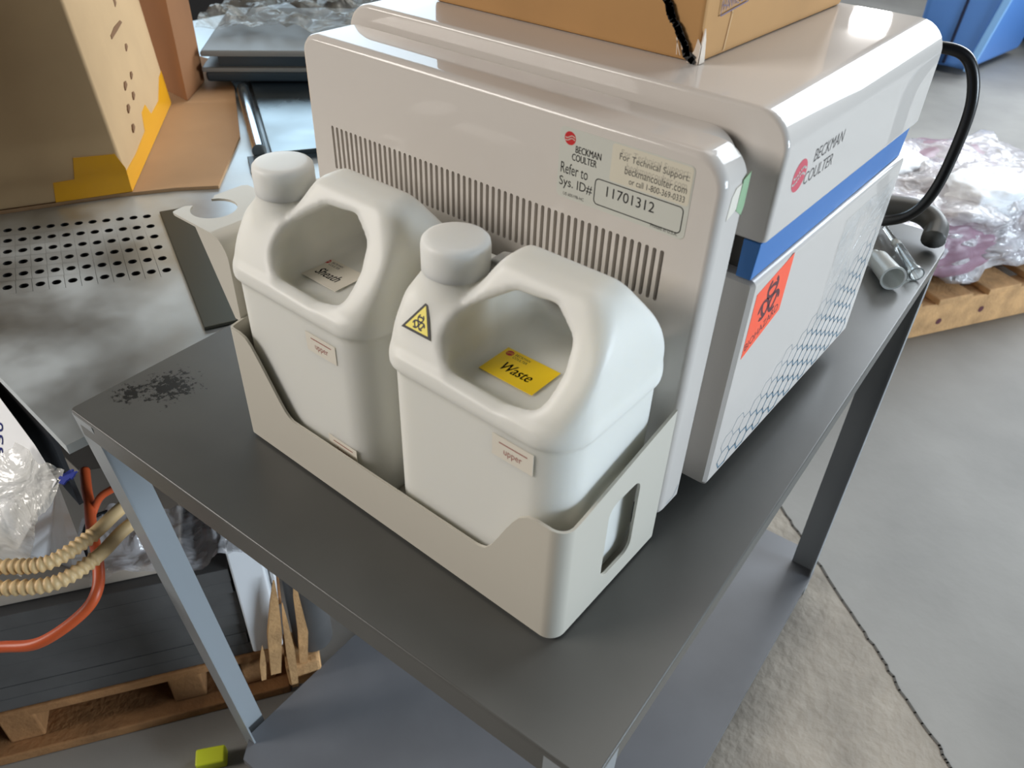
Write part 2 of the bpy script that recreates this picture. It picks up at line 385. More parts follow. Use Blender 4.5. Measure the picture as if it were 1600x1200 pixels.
def worn_spot(m, centre, rad, scale, thr, col):
    """rubbed dark blotch at one place on the enamel (object space, metres)"""
    nt = m.node_tree; b = nt.nodes['Principled BSDF']; src = b.inputs['Base Color'].links[0].from_socket
    tc = nt.nodes.new('ShaderNodeTexCoord'); d = nt.nodes.new('ShaderNodeVectorMath'); d.operation = 'DISTANCE'
    d.inputs[1].default_value = centre; nt.links.new(tc.outputs['Object'], d.inputs[0])
    n = nt.nodes.new('ShaderNodeTexNoise'); n.inputs['Scale'].default_value = scale; n.inputs['Detail'].default_value = 8; n.inputs['Roughness'].default_value = .7
    nt.links.new(tc.outputs['Object'], n.inputs['Vector'])
    mr = nt.nodes.new('ShaderNodeMapRange'); mr.inputs['From Min'].default_value = 0; mr.inputs['From Max'].default_value = rad; mr.inputs['To Min'].default_value = .16; mr.inputs['To Max'].default_value = -.22
    nt.links.new(d.outputs['Value'], mr.inputs['Value'])
    ad = nt.nodes.new('ShaderNodeMath'); ad.operation = 'ADD'; nt.links.new(mr.outputs['Result'], ad.inputs[0]); nt.links.new(n.outputs['Fac'], ad.inputs[1])
    st_ = nt.nodes.new('ShaderNodeMapRange'); st_.inputs['From Min'].default_value = thr; st_.inputs['From Max'].default_value = thr+.05
    nt.links.new(ad.outputs[0], st_.inputs['Value'])
    mx = nt.nodes.new('ShaderNodeMix'); mx.data_type = 'RGBA'; nt.links.new(st_.outputs['Result'], mx.inputs['Factor']); nt.links.new(src, mx.inputs['A']); mx.inputs['B'].default_value = (*lin(col), 1)
    nt.links.new(mx.outputs['Result'], b.inputs['Base Color'])
_o = ORG['work_table']
for (px, py, rr) in ((-8.2, -15.0, .05), (-10.0, -18.2, .03)): worn_spot(M['table_top'], ((px-_o.x)*.01, (py-_o.y)*.01, -_o.z*.01), rr, 170, .5, (34, 34, 32))
mb = MB(); ap = rrect(TX0+.3, TY0+.15, TX1-.15, TY1-.3, (.5, .5, 4.8, .5), 6); n = len(ap)
ins = rrect(TX0+.6, TY0+.45, TX1-.45, TY1-.6, (.3, .3, 4.5, .3), 6)
vs = [T(a, b, -.5) for a, b in ap]+[T(a, b, -3) for a, b in ap]+[T(a, b, -3) for a, b in ins]+[T(a, b, -.5) for a, b in ins]
fs = []
for r in range(4):
    for i in range(n): fs.append((r*n+i, r*n+(i+1) % n, ((r+1) % 4)*n+(i+1) % n, ((r+1) % 4)*n+i))
mb.add(vs, fs); autosmooth(mb.build('apron', M['table'], tb))
def angle_leg(px, py, sx, sy, bx, by, w1, w2, flange=True):
    """L-section leg: corner px,py at the top, bx,by at the floor; flanges run sx in x and sy in y"""
    t = .25; prof = [(0, 0), (sx*w1, 0), (sx*w1, sy*t), (sx*t, sy*t), (sx*t, sy*w2), (0, sy*w2)]
    mb = MB(); zs = (-.5, FLOOR); cs = ((px, py), (bx, by)); vs = []
    for z, (cx, cy) in zip(zs, cs): vs += [T(cx+a, cy+b, z) for a, b in prof]
    fs = [tuple(range(6)), tuple(range(11, 5, -1))]+[(i, (i+1) % 6, 6+(i+1) % 6, 6+i) for i in range(6)]
    mb.add(vs, fs); return mb.build('leg', M['leg'], tb)
angle_leg(TX0+.05, TY0+.05, 1, 1, TX0-.8, TY0+6.4, 3.2, 3.8)
angle_leg(TX1-.05, TY0+.05, -1, 1, TX1-.05, TY0+.05, 3.6, 3.6)
angle_leg(TX1-.6, TY1-.4, -1, -1, TX1-.2, TY1-3.5, 4.2, 2.2)
angle_leg(TX0+.05, TY1-.4, 1, -1, TX0+.05, TY1-.4, 4.0, 3.6)
mb = MB(); sh = [(TX0+.7, TY0+6.6), (TX0+3, TY0+3.4), (TX1-.4, TY0+3.4), (TX1-.1, TY1-3.4), (TX1-3.5, TY1+1.0), (TX0+.3, TY1+1.0)]
mb.prism(sh, lambda a, b, d: T(a, b, d), -70.4, -69); autosmooth(mb.build('lower_shelf', M['shelf'], tb))

# ================================================================ CYTOMETER
cy = thing('lab_analyzer', 'cream benchtop lab instrument with vent slots and blue stripe on the table', 'lab instrument', (20, 20, 0))
WX, HS, H0, D1 = 39.2, 32.5, 2.2, 5.7
def loft_y(mb, rings):
    """rings: list of (y, polygon in x,z); same count"""
    n = len(rings[0][1]); vs = [(a, y, b) for y, P in rings for a, b in P]; fs = [tuple(range(n-1, -1, -1)), tuple((len(rings)-1)*n+i for i in range(n))]
    for r in range(len(rings)-1):
        for i in range(n): fs.append((r*n+i, r*n+(i+1) % n, (r+1)*n+(i+1) % n, (r+1)*n+i))
    mb.add(vs, fs); return mb
def slabring(i, r=2.4): return rrect(0+i, H0+i, WX-i, HS-i, (.6, .6, max(.4, r-i), max(.4, 1.6-i)), 8)
def slabring2(ix, it, r=2.4): return rrect(0+it, H0+it, WX-ix, HS-it, (.6, .6, r, 1.6), 8)
mb = loft_y(MB(), [(0, slabring(.55)), (.12, slabring(.25)), (.4, slabring(.04)), (.8, slabring(0)), (3.0, slabring(0)), (3.06, slabring2(1.6, .0)), (4.9, slabring2(1.6, .02)), (5.2, slabring2(1.7, .3))])
slab = mb.build('side_cover', M['cream'], cy)
cut = MB()
NS = 57; x0s, x1s = 3.0, 35.75
for i in range(NS):
    x = x0s+(x1s-x0s)*i/(NS-1)
    cut.prism(rrect(x-.15, 21.55, x+.15, 25.4, .14, 3), lambda a, b, d: (a, d, b), -.5, 1.1)
cuto = cut.build('vent_cutter', M['cream'])
bo = slab.modifiers.new('b', 'BOOLEAN'); bo.operation = 'DIFFERENCE'; bo.object = cuto; bo.solver = 'EXACT'
dg = bpy.context.evaluated_depsgraph_get(); nm = bpy.data.meshes.new_from_object(slab.evaluated_get(dg)); slab.modifiers.clear(); slab.data = nm
bpy.data.objects.remove(cuto)
slab_done = autosmooth(slab, 40)
mb = MB(); mb.box((WX/2-.2, 5.2, 17.3), (WX-5.2, 2.4, 27.6), bev=.3); mb.build('seam_frame', M['cream_dk'], cy)
BX0, BX1, HB, YB = -.5, 40.4, 34.0, 38.4
def bodyring(i, z0, z1, rt, rb, x1=BX1): return rrect(BX0+i, z0+i, x1-i, z1-i, (max(.1, rb-i*.5), max(.1, rb-i*.5), max(.1, rt-i), max(.1, rt-i)), 8)
mb = loft_y(MB(), [(D1, bodyring(.35, 25.1, HB, 2.6, .5)), (D1+.12, bodyring(.12, 25.1, HB, 2.6, .5)), (D1+.4, bodyring(0, 25.1, HB, 2.6, .5)), (YB-.5, bodyring(0, 25.1, HB, 2.6, .5)), (YB, bodyring(.5, 25.1, HB, 2.6, .5))])
autosmooth(mb.build('upper_cover', M['cream'], cy), 40)
mb = loft_y(MB(), [(D1, bodyring(.3, H0, 22.2, .5, .5)), (D1+.3, bodyring(0, H0, 22.2, .5, .5)), (YB-.8, bodyring(0, H0, 22.2, .5, .5)), (YB-.3, bodyring(.4, H0, 22.2, .5, .5))])
autosmooth(mb.build('lower_cover', M['cream'], cy), 40)
mb = MB(); mb.box(((BX0+BX1)/2-.5, (D1+YB)/2+.6, 23.6), (BX1-BX0-1.6, YB-D1-1.6, 4.0)); mb.build('inner_housing', M['cream_dk'], cy)
mb = MB(); mb.hexa([(BX1-1.6, 5.75, 22.25), (BX1-.45, 5.75, 22.25), (BX1-.45, YB-1.2, 22.25), (BX1-1.6, YB-1.2, 22.25), (BX1-1.6, 5.75, 25.15), (BX1-.3, 5.75, 25.15), (BX1-.3, YB-1.2, 25.15), (BX1-1.6, YB-1.2, 25.15)], .08)
mb.build('stripe', M['blue'], cy, label='glossy blue stripe')
for x in (3, 36.5):
    for y in (3, 36): mb = MB(); mb.lathe([(1.2, 0), (1.3, .2), (1.1, H0+.4)], (x, y, 0), 20); mb.build('foot', M['blk_rubber'], cy, label='black rubber foot')
# hexagon print on the right side panel
hp = Plane((BX1, 0, 0), (0, 1, 0), (0, 0, 1)); hp2 = Plane((WX, 0, 0), (0, 1, 0), (0, 0, 1)); mb = MB(); mbf = MB(); seen = set(); s = 1.12
for i in range(0, 28):
    for j in range(0, 20):
        cx = i*s*1.5; cz = 1.2+j*s*1.732*.92+(i % 2)*s*.866*.92
        lim = 3.4+(cx-3)*.345
        if cz > lim+.8 or cx < .2: continue
        c6 = [(cx+s*math.cos(math.radians(60*k)), cz+s*.92*math.sin(math.radians(60*k))) for k in range(6)]
        for k in range(6):
            a, b = c6[k], c6[(k+1) % 6]; key = tuple(sorted([(round(a[0], 1), round(a[1], 1)), (round(b[0], 1), round(b[1], 1))]))
            if key in seen: continue
            seen.add(key); my = (a[0]+b[0])/2; mz = (a[1]+b[1])/2; wdt = max(.05, .24*min(1, (lim+1.0-mz)/3.2))
            if min(a[1], b[1]) < H0+.25: continue
            if min(a[0], b[0]) > D1+.5 and max(a[0], b[0]) < YB-1: strip(mb, hp, [a, b], wdt, .012)
            elif min(a[0], b[0]) > .9 and max(a[0], b[0]) < 3.3: strip(mbf, hp2, [a, b], wdt, .012)
mb.build('hexagon_print', M['hexi'], cy, label='grey blue honeycomb print'); mbf.build('hexagon_print', M['hexi'], cy, label='grey blue honeycomb print')
# maker's mark on the side
sp_ = Plane((BX1, 0, 0), (0, 1, 0), (0, 0, 1)); mb = MB()
logo(mb, sp_, 8.9, 29.2, 1.15, .012, 0, 1)
put_text(mb, sp_, 'BECKMAN', 11.0, 29.5, 5.3, .95, .012, mi=2); put_text(mb, sp_, 'COULTER', 10.0, 28.1, 5.2, .95, .012, mi=2)
mb.build('maker_mark', [M['pinkred'], M['cream'], M['gprint']], cy, label='faded red round mark with maker name')
# orange biohazard sticker
st = sp_.poly_sticker('biohazard_sticker', [(6.3, 15.0), (12.7, 18.6), (12.6, 22.0), (6.4, 21.2)][:0] or [(6.6, 15.2), (12.5, 16.9), (12.5, 22.0), (6.6, 20.9)], M['orange'], cy, .02, label='fluorescent orange biohazard sticker')
mb = MB(); biohazard(mb, sp_, 9.6, 19.2, 2.0, .026, w=.16); put_text(mb, sp_, 'BIOHAZARD', 6.9, 15.75, 5.3, .75, .026, rot=.28)
mb.build('warning_print', M['plum'], st)
# information label on the vented face
vp = Plane((0, 0, 0), (1, 0, 0), (0, 0, 1))
lab = vp.poly_sticker('information_label', rrect(26.9, 26.6, 37.1, 31.55, .4, 4), M['pale'], cy, .02, label='pale rectangular information label')
vp.poly_sticker('overlay_strip', rrect(31.1, 28.9, 37.0, 31.45, .2, 3), M['pale2'], lab, .012, .021, label='cream strip stuck over the label')
mb = MB(); logo(mb, vp, 27.75, 30.85, .46, .026, 0, 1); mb.build('maker_mark', [M['red'], M['white']], lab, label='red round mark')
mb = MB()
put_text(mb, vp, 'BECKMAN', 28.25, 30.0, 2.05, .48, .027, bold=1); put_text(mb, vp, 'COULTER', 28.0, 29.42, 2.0, .48, .027, bold=1)
put_text(mb, vp, 'Refer to', 27.15, 28.35, 2.25, .78, .027); put_text(mb, vp, 'Sys. ID#', 27.1, 27.25, 2.75, .86, .027)
put_text(mb, vp, '11701312', 31.0, 27.72, 3.7, .72, .03)
put_text(mb, vp, 'US 60519B-HC', 27.5, 26.8, 1.75, .22, .027); put_text(mb, vp, 'Printed in U.S.A.', 34.6, 26.75, 2.0, .26, .027)
put_text(mb, vp, 'For Technical Support:', 31.7, 30.38, 5.1, .58, .036); put_text(mb, vp, 'beckmancoulter.com', 32.2, 29.68, 4.55, .52, .036); put_text(mb, vp, 'or call 1-800-369-0333', 32.6, 29.08, 4.1, .42, .036)
mb.build('lettering', M['black'], lab)
mb = MB(); put_text(mb, vp, 'For Technical Support:', 31.8, 30.72, 5.0, .5, .0345); put_text(mb, vp, 'beckmancoulter.com', 32.3, 29.98, 4.4, .45, .0345); mb.build('ghost_lettering', M['ghost'], lab, label='faint doubled lettering')
mb = MB(); R_ = rrect(30.05, 26.95, 36.75, 28.75, .3, 4); strip(mb, vp, R_+[R_[0]], .07, .028); mb.build('number_frame', M['black'], lab)
# tape on the edge of the cover
tp = Plane((WX, 0, 0), (0, 1, 0), (0, 0, 1))
tp.poly_sticker('green_tape', [(2.2, 28.6), (3.1, 28.0), (3.3, 28.6), (3.3, 30.9), (2.4, 30.6)], M['green'], cy, .05, label='piece of green tape')
tp.poly_sticker('tape_backing', [(1.0, 28.3), (2.2, 28.7), (2.3, 30.4), (1.6, 30.3), (1.2, 29.8)], M['white'], cy, .03, label='white strip beside the green tape')
# film left on the lower panel
mb = MB(); pts = []; nu, nv = 16, 7
for j in range(nv+1):
    for i in range(nu+1):
        u, v = i/nu, j/nv; y = 24+13.5*u; z = 11.0+9.5*v-(1-u)*2*(1-v)
        pts.append((BX1+.05+.12*abs(noise.noise((y*.5, z*.5, 3))), y, z))
mb.add(pts, [(j*(nu+1)+i, j*(nu+1)+i+1, (j+1)*(nu+1)+i+1, (j+1)*(nu+1)+i) for j in range(nv) for i in range(nu)])
mb.build('protective_film', M['wrapc'], cy, smooth=True, label='crinkled clear protective film')

# ================================================================ JUG HOLDER
hd = thing('jug_holder', 'cream folded sheet metal holder with slotted side holding two jugs', 'holder', (21, -7, 0))
X0, X1, YF, YR, ZB, TH = 3.75, 39.2, -13.9, -.35, .32, .22
RB = 1.3
def wall_path():
    """bent strip seen from above: left rear, left front, right front, right rear -> list of (x,y,tag s)"""
    P = [(X0, YR), (X0, YF+.5)]
    for k in range(1, 6): a = math.radians(180+90*k/6); P.append((X0+.5+.5*math.cos(a), YF+.5+.5*math.sin(a)))
    P.append((X0+.5, YF))
    xs = [5.2, 6.0, 6.6, 7.5, 8.5, 9.5, 10.0, 10.4, 10.9, 12, 16, 20, 24, 28, 31.5, 32.0, 32.6, 33.2, 33.8, 34.4, 35.0, 35.5, 36.2, 37.0]
    P += [(x, YF) for x in xs]
    for k in range(0, 11): a = math.radians(270+90*k/10); P.append((X1-RB+RB*math.cos(a), YF+RB+RB*math.sin(a)))
    P += [(X1, y) for y in (-11.5, -10, -8.4, -8.0, -7, -6, -5, -4.4, -4.0, -3, -2, -1, YR)]
    return P
def lip(x, y):
    if y > YF+.6 and x < 10: return 12.0+ (2.5 if y > -12.9 else 0)*min(1, (y+13.4)/.6)
    if x > X1-RB-.01 and y > YF+RB: return 11.45+(y+12.6)*.195
    xs = [3.7, 5.4, 6.3, 7.5, 8.5, 9.5, 10.2, 10.9, 12, 31.5, 32.4, 33.0, 33.8, 34.6, 35.4, 36.3, 37.5, 39.3]
    zs = [12., 12., 11.7, 9.9, 8.3, 6.7, 5.75, 5.4, 5.4, 5.5, 5.6, 6.2, 7.8, 9.5, 10.9, 11.6, 11.75, 11.5]
    return float(np.interp(x, xs, zs))
P = wall_path(); mb = MB()
nrm = []
for i in range(len(P)):
    a = Vector((*P[max(i-1, 0)], 0)); b = Vector((*P[min(i+1, len(P)-1)], 0)); t = (b-a).normalized(); nrm.append(Vector((-t.y, t.x, 0)))  # inward
vs = []
for (x, y), nn in zip(P, nrm):
    z = lip(x, y); q = Vector((x, y, 0)); i_ = q+nn*TH
    vs += [(q.x, q.y, ZB), (q.x, q.y, z), (i_.x, i_.y, z), (i_.x, i_.y, ZB)]
fs = []
for i in range(len(P)-1):
    for k in range(4): fs.append((i*4+k, i*4+(k+1) % 4, (i+1)*4+(k+1) % 4, (i+1)*4+k))
fs += [(3, 2, 1, 0), tuple(len(vs)-4+k for k in range(4))]
mb.add(vs, fs)
wall = mb.build('side_walls', M['tray'], hd)
cut = MB(); cut.prism(rrect(-8.35, 2.3, -4.25, 9.9, 1.0, 6), lambda a, b, d: (d, a, b), X1-1, X1+1); cuto = cut.build('slot_cutter', M['tray'])
bo = wall.modifiers.new('b', 'BOOLEAN'); bo.operation = 'DIFFERENCE'; bo.object = cuto; bo.solver = 'EXACT'
dg = bpy.context.evaluated_depsgraph_get(); nm = bpy.data.meshes.new_from_object(wall.evaluated_get(dg)); wall.modifiers.clear(); wall.data = nm; bpy.data.objects.remove(cuto)
autosmooth(wall, 32)
mb = MB(); bp_ = [(x+nn.x*.1, y+nn.y*.1) for (x, y), nn in zip(P, nrm)]; mb.prism(bp_, lambda a, b, d: (a, b, d), ZB, ZB+TH); mb.build('bottom_plate', M['tray'], hd)
for x in (6, 36):
    for y in (-12, -2): mb = MB(); mb.lathe([(.8, 0), (.8, ZB+.05)], (x, y, 0), 14); mb.build('foot', M['blk_rubber'], hd, label='small black foot')
# hook bracket rising from the left wall and bending out into a plate with a hooked opening
mb = MB(); RBk = 2.0; ZT = 19.6; xw = X0
def arcpts():
    pts = [(xw, 11.6), (xw, ZT-RBk)]
    for k in range(1, 8): a = math.radians(90*k/7); pts.append((xw-RBk+RBk*math.cos(a), ZT-RBk+RBk*math.sin(a)))
    return pts
ap_ = arcpts(); yb0, yb1 = -12.6, -5.0; vs = []
for (x, z) in ap_: vs += [(x, yb0, z), (x, yb1, z)]
for i, (x, z) in enumerate(ap_):
    t = Vector((ap_[min(i+1, len(ap_)-1)][0]-ap_[max(i-1, 0)][0], 0, ap_[min(i+1, len(ap_)-1)][1]-ap_[max(i-1, 0)][1])).normalized(); nn = Vector((-t.z, 0, t.x))
    vs += [(x+nn.x*TH, yb0, z+nn.z*TH), (x+nn.x*TH, yb1, z+nn.z*TH)]
m_ = len(ap_); fs = []
for i in range(m_-1):
    a = 2*i; b = 2*(m_+i); fs += [(a, a+1, a+3, a+2), (b+2, b+3, b+1, b), (a, a+2, b+2, b), (a+3, a+1, b+1, b+3)]
mb.add(vs, fs)
mb.prism([(-.4, 19.45), (xw-2.0, 19.45), (xw-.6, 18.9), (xw-.02, 17.6), (xw-.02, 11.8), (2.9, 11.8)][::-1], lambda a, b, d: (a, d, b), yb0+.02, yb0+.2)
plate = [(xw-RBk, yb0), (-3.3, yb0), (-3.65, -12.5), (-3.8, -12.1), (-3.85, -11.2), (-3.6, -10.85)]
hc = (-1.75, -9.8)
for k in range(0, 19):
    a = math.radians(208+(512-208)*k/18); plate.append((hc[0]+1.95*math.cos(a), hc[1]+1.95*math.sin(a)))
plate += [(-3.6, -8.55), (-3.9, -8.3), (-3.95, -5.4), (-3.6, -5.0), (xw-RBk, yb1)]
PL_ = Plane((0, 0, ZT-TH), (1, 0, 0), (0, 1, 0))
bmx = bmesh.new(); vv = [bmx.verts.new((a, b, ZT)) for a, b in plate]; bmx.faces.new(vv)
bmesh.ops.triangulate(bmx, faces=bmx.faces[:]); ext = bmesh.ops.extrude_face_region(bmx, geom=bmx.faces[:]); bmesh.ops.translate(bmx, vec=(0, 0, -TH), verts=[g for g in ext['geom'] if isinstance(g, bmesh.types.BMVert)])
mb.bm(bmx); bmx.free()
autosmooth(mb.build('hook_bracket', M['tray'], hd, label='tall bracket ending in a hooked plate'), 35)

# ================================================================ JUGS
JW, JD = 16.1, 12.9
h = .22; nx, ny, nz = int((JW+2)/h), int((JD+2)/h), int(28.5/h)
gx = (np.arange(nx)*h-1.0)[:, None, None]; gy = (np.arange(ny)*h-1.0)[None, :, None]; gz = (np.arange(nz)*h-1.0)[None, None, :]
def rbox(x0, x1, y0, y1, z0, z1, r):
    qx = np.abs(gx-(x0+x1)/2)-(x1-x0)/2+r; qy = np.abs(gy-(y0+y1)/2)-(y1-y0)/2+r; qz = np.abs(gz-(z0+z1)/2)-(z1-z0)/2+r
    return np.sqrt(np.maximum(qx, 0)**2+np.maximum(qy, 0)**2+np.maximum(qz, 0)**2)+np.minimum(np.maximum(np.maximum(qx, qy), qz), 0)-r
def vert_prism(x0, x1, y0, y1, r):
    qx = np.abs(gx-(x0+x1)/2)-(x1-x0)/2+r; qy = np.abs(gy-(y0+y1)/2)-(y1-y0)/2+r
    return np.sqrt(np.maximum(qx, 0)**2+np.maximum(qy, 0)**2)+np.minimum(np.maximum(qx, qy), 0)-r
def plan(i, rl, rfr, rbr):
    cx, cy_ = JW/2, JD/2; r = np.where(gx < cx, rl, np.where(gy < cy_, rfr, rbr))
    qx = np.abs(gx-cx)-(JW/2-i)+r; qy = np.abs(gy-cy_)-(JD/2-i)+r
    return np.sqrt(np.maximum(qx, 0)**2+np.maximum(qy, 0)**2)+np.minimum(np.maximum(qx, qy), 0)-r
foot = plan(.25, 1.9, 2.8, 2.4); foot2 = plan(0, 1.9, 3.0, 2.6)
lower = smax(smax(foot+0*gz, gz-17.0, .8), -gz, .8)
band = smax(smax(foot2+0*gz, gz-17.7, .6), 16.5-gz, .4)
slope_f = ((gz-17.3)*.532-gy*.847)
slope_b = ((gz-17.3)*.532-(JD-gy)*.847)
shoulder = np.where(gx < 4.9, 22.0, 22.0+1.9*(gx-4.9)); sh_d = (gz-shoulder)*.6
rch = ((gx-JW)*.80+(gz-23.0)*.6)
wedge = smax(smax(slope_f, slope_b, .8), gz-25.3, .7)
wedge = smax(wedge, foot2+0*gz, .7); wedge = smax(wedge, sh_d+0*gy, .8); wedge = smax(wedge, rch, 1.2); wedge = smax(wedge, 16.6-gz, .5)
def poly_sd(poly, X, Z):
    d = np.full(np.broadcast(X, Z).shape, 1e9); s = np.ones(d.shape); n = len(poly)
    for i in range(n):
        a = np.array(poly[i]); b = np.array(poly[i-1]); e = b-a; wx = X-a[0]; wz = Z-a[1]
        t = np.clip((wx*e[0]+wz*e[1])/(e@e), 0, 1); d = np.minimum(d, (wx-e[0]*t)**2+(wz-e[1]*t)**2)
        c1 = Z >= a[1]; c2 = Z < b[1]; c3 = e[0]*wz > e[1]*wx
        allc = (c1 & c2 & c3) | (~c1 & ~c2 & ~c3); s = np.where(allc, -s, s)
    return s*np.sqrt(d)
XX = gx[:, 0, 0][:, None]; ZZ = gz[0, 0, :][None, :]
D = poly_sd([(5.6, 19.9), (6.2, 21.1), (8.7, 22.7), (11.3, 22.9), (12.5, 22.1), (12.7, 21.0), (12.3, 19.7), (10.3, 18.9), (6.6, 19.1)], XX, ZZ)-1.0
D = D[:, None, :]
bowl = rbox(4.9, 13.4, 1.1, JD-1.9, 17.15, 21.5, 1.1)
cutter = smin(D+0*gy, bowl, .5)
jug = smin(smin(lower, band, .4), wedge, .5)
jug = smax(jug, -cutter, .6)
neck = smax(np.hypot(gx-2.75, gy-5.0)-2.2+0*gz, np.maximum(gz-23.6, 17-gz), .3)
jug = smin(jug, neck, 1.0)
JV, JF = surface_nets(np.broadcast_to(jug, (nx, ny, nz)).copy(), (-1.0, -1.0, -1.0), h)
for _ in range(1):   # light relaxation
    acc = np.zeros_like(JV); num = np.zeros(len(JV))
    for k in range(4):
        a, b = JF[:, k], JF[:, (k+1) % 4]
        np.add.at(acc, a, JV[b]); np.add.at(num, a, 1); np.add.at(acc, b, JV[a]); np.add.at(num, b, 1)
    JV = JV*.45+acc/num[:, None]*.55
JZ = .56
def make_jug(x, label, tilt=0):
    ox, oy = x, -13.35
    j = thing('jug', label, 'jug', (ox+JW/2, oy+JD/2, JZ), 'milky plastic jugs in the holder')
    L = lambda p: (p[0]+ox, p[1]+oy, p[2]+JZ)
    finish('body', [L(v) for v in JV], [tuple(int(i) for i in f) for f in JF], M['hdpe'], j, smooth=True)
    mb = MB(); prof = [(2.28, 22.9), (2.36, 22.95), (2.36, 24.7), (2.3, 25.05), (2.12, 25.25), (1.8, 25.32), (.6, 25.3)]
    mb.lathe(prof, L((2.75, 5.0, 0)), 44); autosmooth(mb.build('cap', M['hdpe2'], j, label='milky screw cap'), 40)
    mb = MB(); mb.box(L((5.3, 7.2, 23.6)), (1.7, 1.6, .5), Matrix.Rotation(math.radians(-12), 3, 'Y'), .2, 3); mb.box(L((4.8, 7.0, 22.9)), (.7, 1.2, 1.4), None, .2, 3); autosmooth(mb.build('cap_tab', M['hdpe2'], j), 45)
    return j, L
jug1, L1 = make_jug(4.25, 'milky plastic jug marked Sheath, left of the two in the holder')
jug2, L2 = make_jug(22.25, 'milky plastic jug marked Waste with a yellow warning triangle')
def small_label(j, L, a, b, n='level_label', txt='upper', w_=3.4, h_=1.7):
    pl = Plane(L((0, .22, 0)), (1, 0, 0), (0, 0, 1))
    o = pl.poly_sticker(n, [(a, b), (a+w_, b), (a+w_, b+h_), (a, b+h_)], M['white'], j, .03, label='white level label')
    mb = MB(); strip(mb, pl, [(a+.6, b+1.3), (a+2.9, b+1.3)], .09, .036); put_text(mb, pl, txt, a+1.0, b+.3, 1.5, .55, .036); mb.build('lettering', M['brownred'], o)
    return o
small_label(jug1, L1, 9.4, 13.4); small_label(jug1, L1, 10.5, 3.6, txt='lower')
small_label(jug2, L2, 10.2, 13.9, h_=1.8)
def top_label(j, L, m, txt, c, w, hgt, pl):
    o = pl.poly_sticker('name_label', [(-w/2, -hgt/2), (w/2, -hgt/2), (w/2, hgt/2), (-w/2, hgt/2)], m, j, .03, label='yellow name label reading Waste' if txt == 'Waste' else 'white name label reading Sheath')
    mb = MB(); logo(mb, pl, -w/2+.55, hgt/2-.5, .3, .034, 1, 0)
    put_text(mb, pl, 'BECKMAN', -w/2+1.0, hgt/2-.5, 1.25, .25, .034, mi=2); put_text(mb, pl, 'COULTER', -w/2+1.0, hgt/2-.85, 1.25, .25, .034, mi=2)
    put_text(mb, pl, txt, -1.25, -.75, 2.5, .95, .034, shear=.22, mi=2, bold=2); mb.build('lettering', [m, M['red'], M['black']], o)
for (j, L, m, t, cx) in ((jug1, L1, M['white'], 'Sheath', 7.3), (jug2, L2, M['yellow'], 'Waste', 8.6)):
    pl = Plane(L((cx, 4.9, 17.24)), (1, 0, 0), (0, 1, 0)); top_label(j, L, m, t, cx, 4.6, 3.2, pl)
pl = Plane(L2((0, 0, 17.3)), (1, 0, 0), (0, .532, .847))
st = pl.poly_sticker('warning_triangle', [(1.1, 2.4), (3.85, 2.4), (2.5, 4.75)], M['black'], jug2, .05, .03, label='yellow biohazard warning triangle')
pl.poly_sticker('yellow_field', [(1.42, 2.58), (3.53, 2.58), (2.5, 4.4)], M['yellow2'], st, .012, .081)
mb = MB(); biohazard(mb, pl, 2.48, 3.15, .62, .098, w=.17); mb.build('warning_print', M['black'], st)

# ================================================================ BOX ON THE INSTRUMENT
bx = thing('cardboard_box', 'brown cardboard box with black strap line standing on the instrument', 'box', (18, 24, HB))
mb = MB(); mb.hexa([(5.0, 10.8, HB), (30.7, 10.8, HB), (30.9, 37.2, HB), (5.0, 37.2, HB), (4.6, 10.6, HB+24), (30.5, 10.5, HB+24), (30.7, 37.2, HB+24), (4.6, 37.2, HB+24)], .35, 2)
autosmooth(mb.build('carton', M['card_top'], bx), 35)
bpR = Plane((30.75, 10.8, HB), (0, 1, 0), (0, 0, 1)); bpF = Plane((5, 10.72, HB), (1, 0, 0), (0, 0, 1))
mb = MB()
fr = [(2.0, 2.9), (6.1, 3.3), (6.1, 4.5), (2.0, 4.1)]; strip(mb, bpR, fr+[fr[0]], .09, .1); put_text(mb, bpR, 'HANWL USF', 2.25, 3.15, 3.6, .75, .1, rot=.09); put_text(mb, bpR, 'LOT', 2.4, 5.0, 2.5, .8, .1)
mb.build('ink_stamp', M['inkblue'], bx, label='faded blue ink stamp')
mb = MB(); random.seed(2); q = [(25.3-6.6*t+random.uniform(-.1, .1), .1+9*t) for t in [i/40 for i in range(41)]]
for a, b in zip(q[:-1], q[1:]): strip(mb, bpF, [(a[0]+random.uniform(-.1, .1), a[1]), b], random.uniform(.35, .65), .17)
mb.build('black_strap', M['blk_rubber'], bx, label='ragged black strap line')
mb = MB(); random.seed(4); pt = []
mb.prism([(24.9, 0.05), (25.75, 0.05), (25.8, 1.3), (25.5, 1.7), (25.35, .9), (25.1, .5)], bpF.p, .02, .12)
for i in range(3): a = 23.9+random.uniform(0, 1.6); strip(mb, bpF, [(a, .4), (a+random.uniform(-.6, .6), 1.5)], .06, .08)
mb.prism([(-.1, 0.05), (.7, 0.05), (.4, 1.6), (.1, 2.4), (-.1, 1.4)], bpR.p, .0, .1)
mb.build('torn_corner', M['tear'], bx, label='torn white paper corner')
mb = MB(); strip(mb, bpR, [(3.6, .3), (4.0, 2.8), (3.9, 3.0)], .12, .06); mb.build('crease', M['card_lt'], bx)

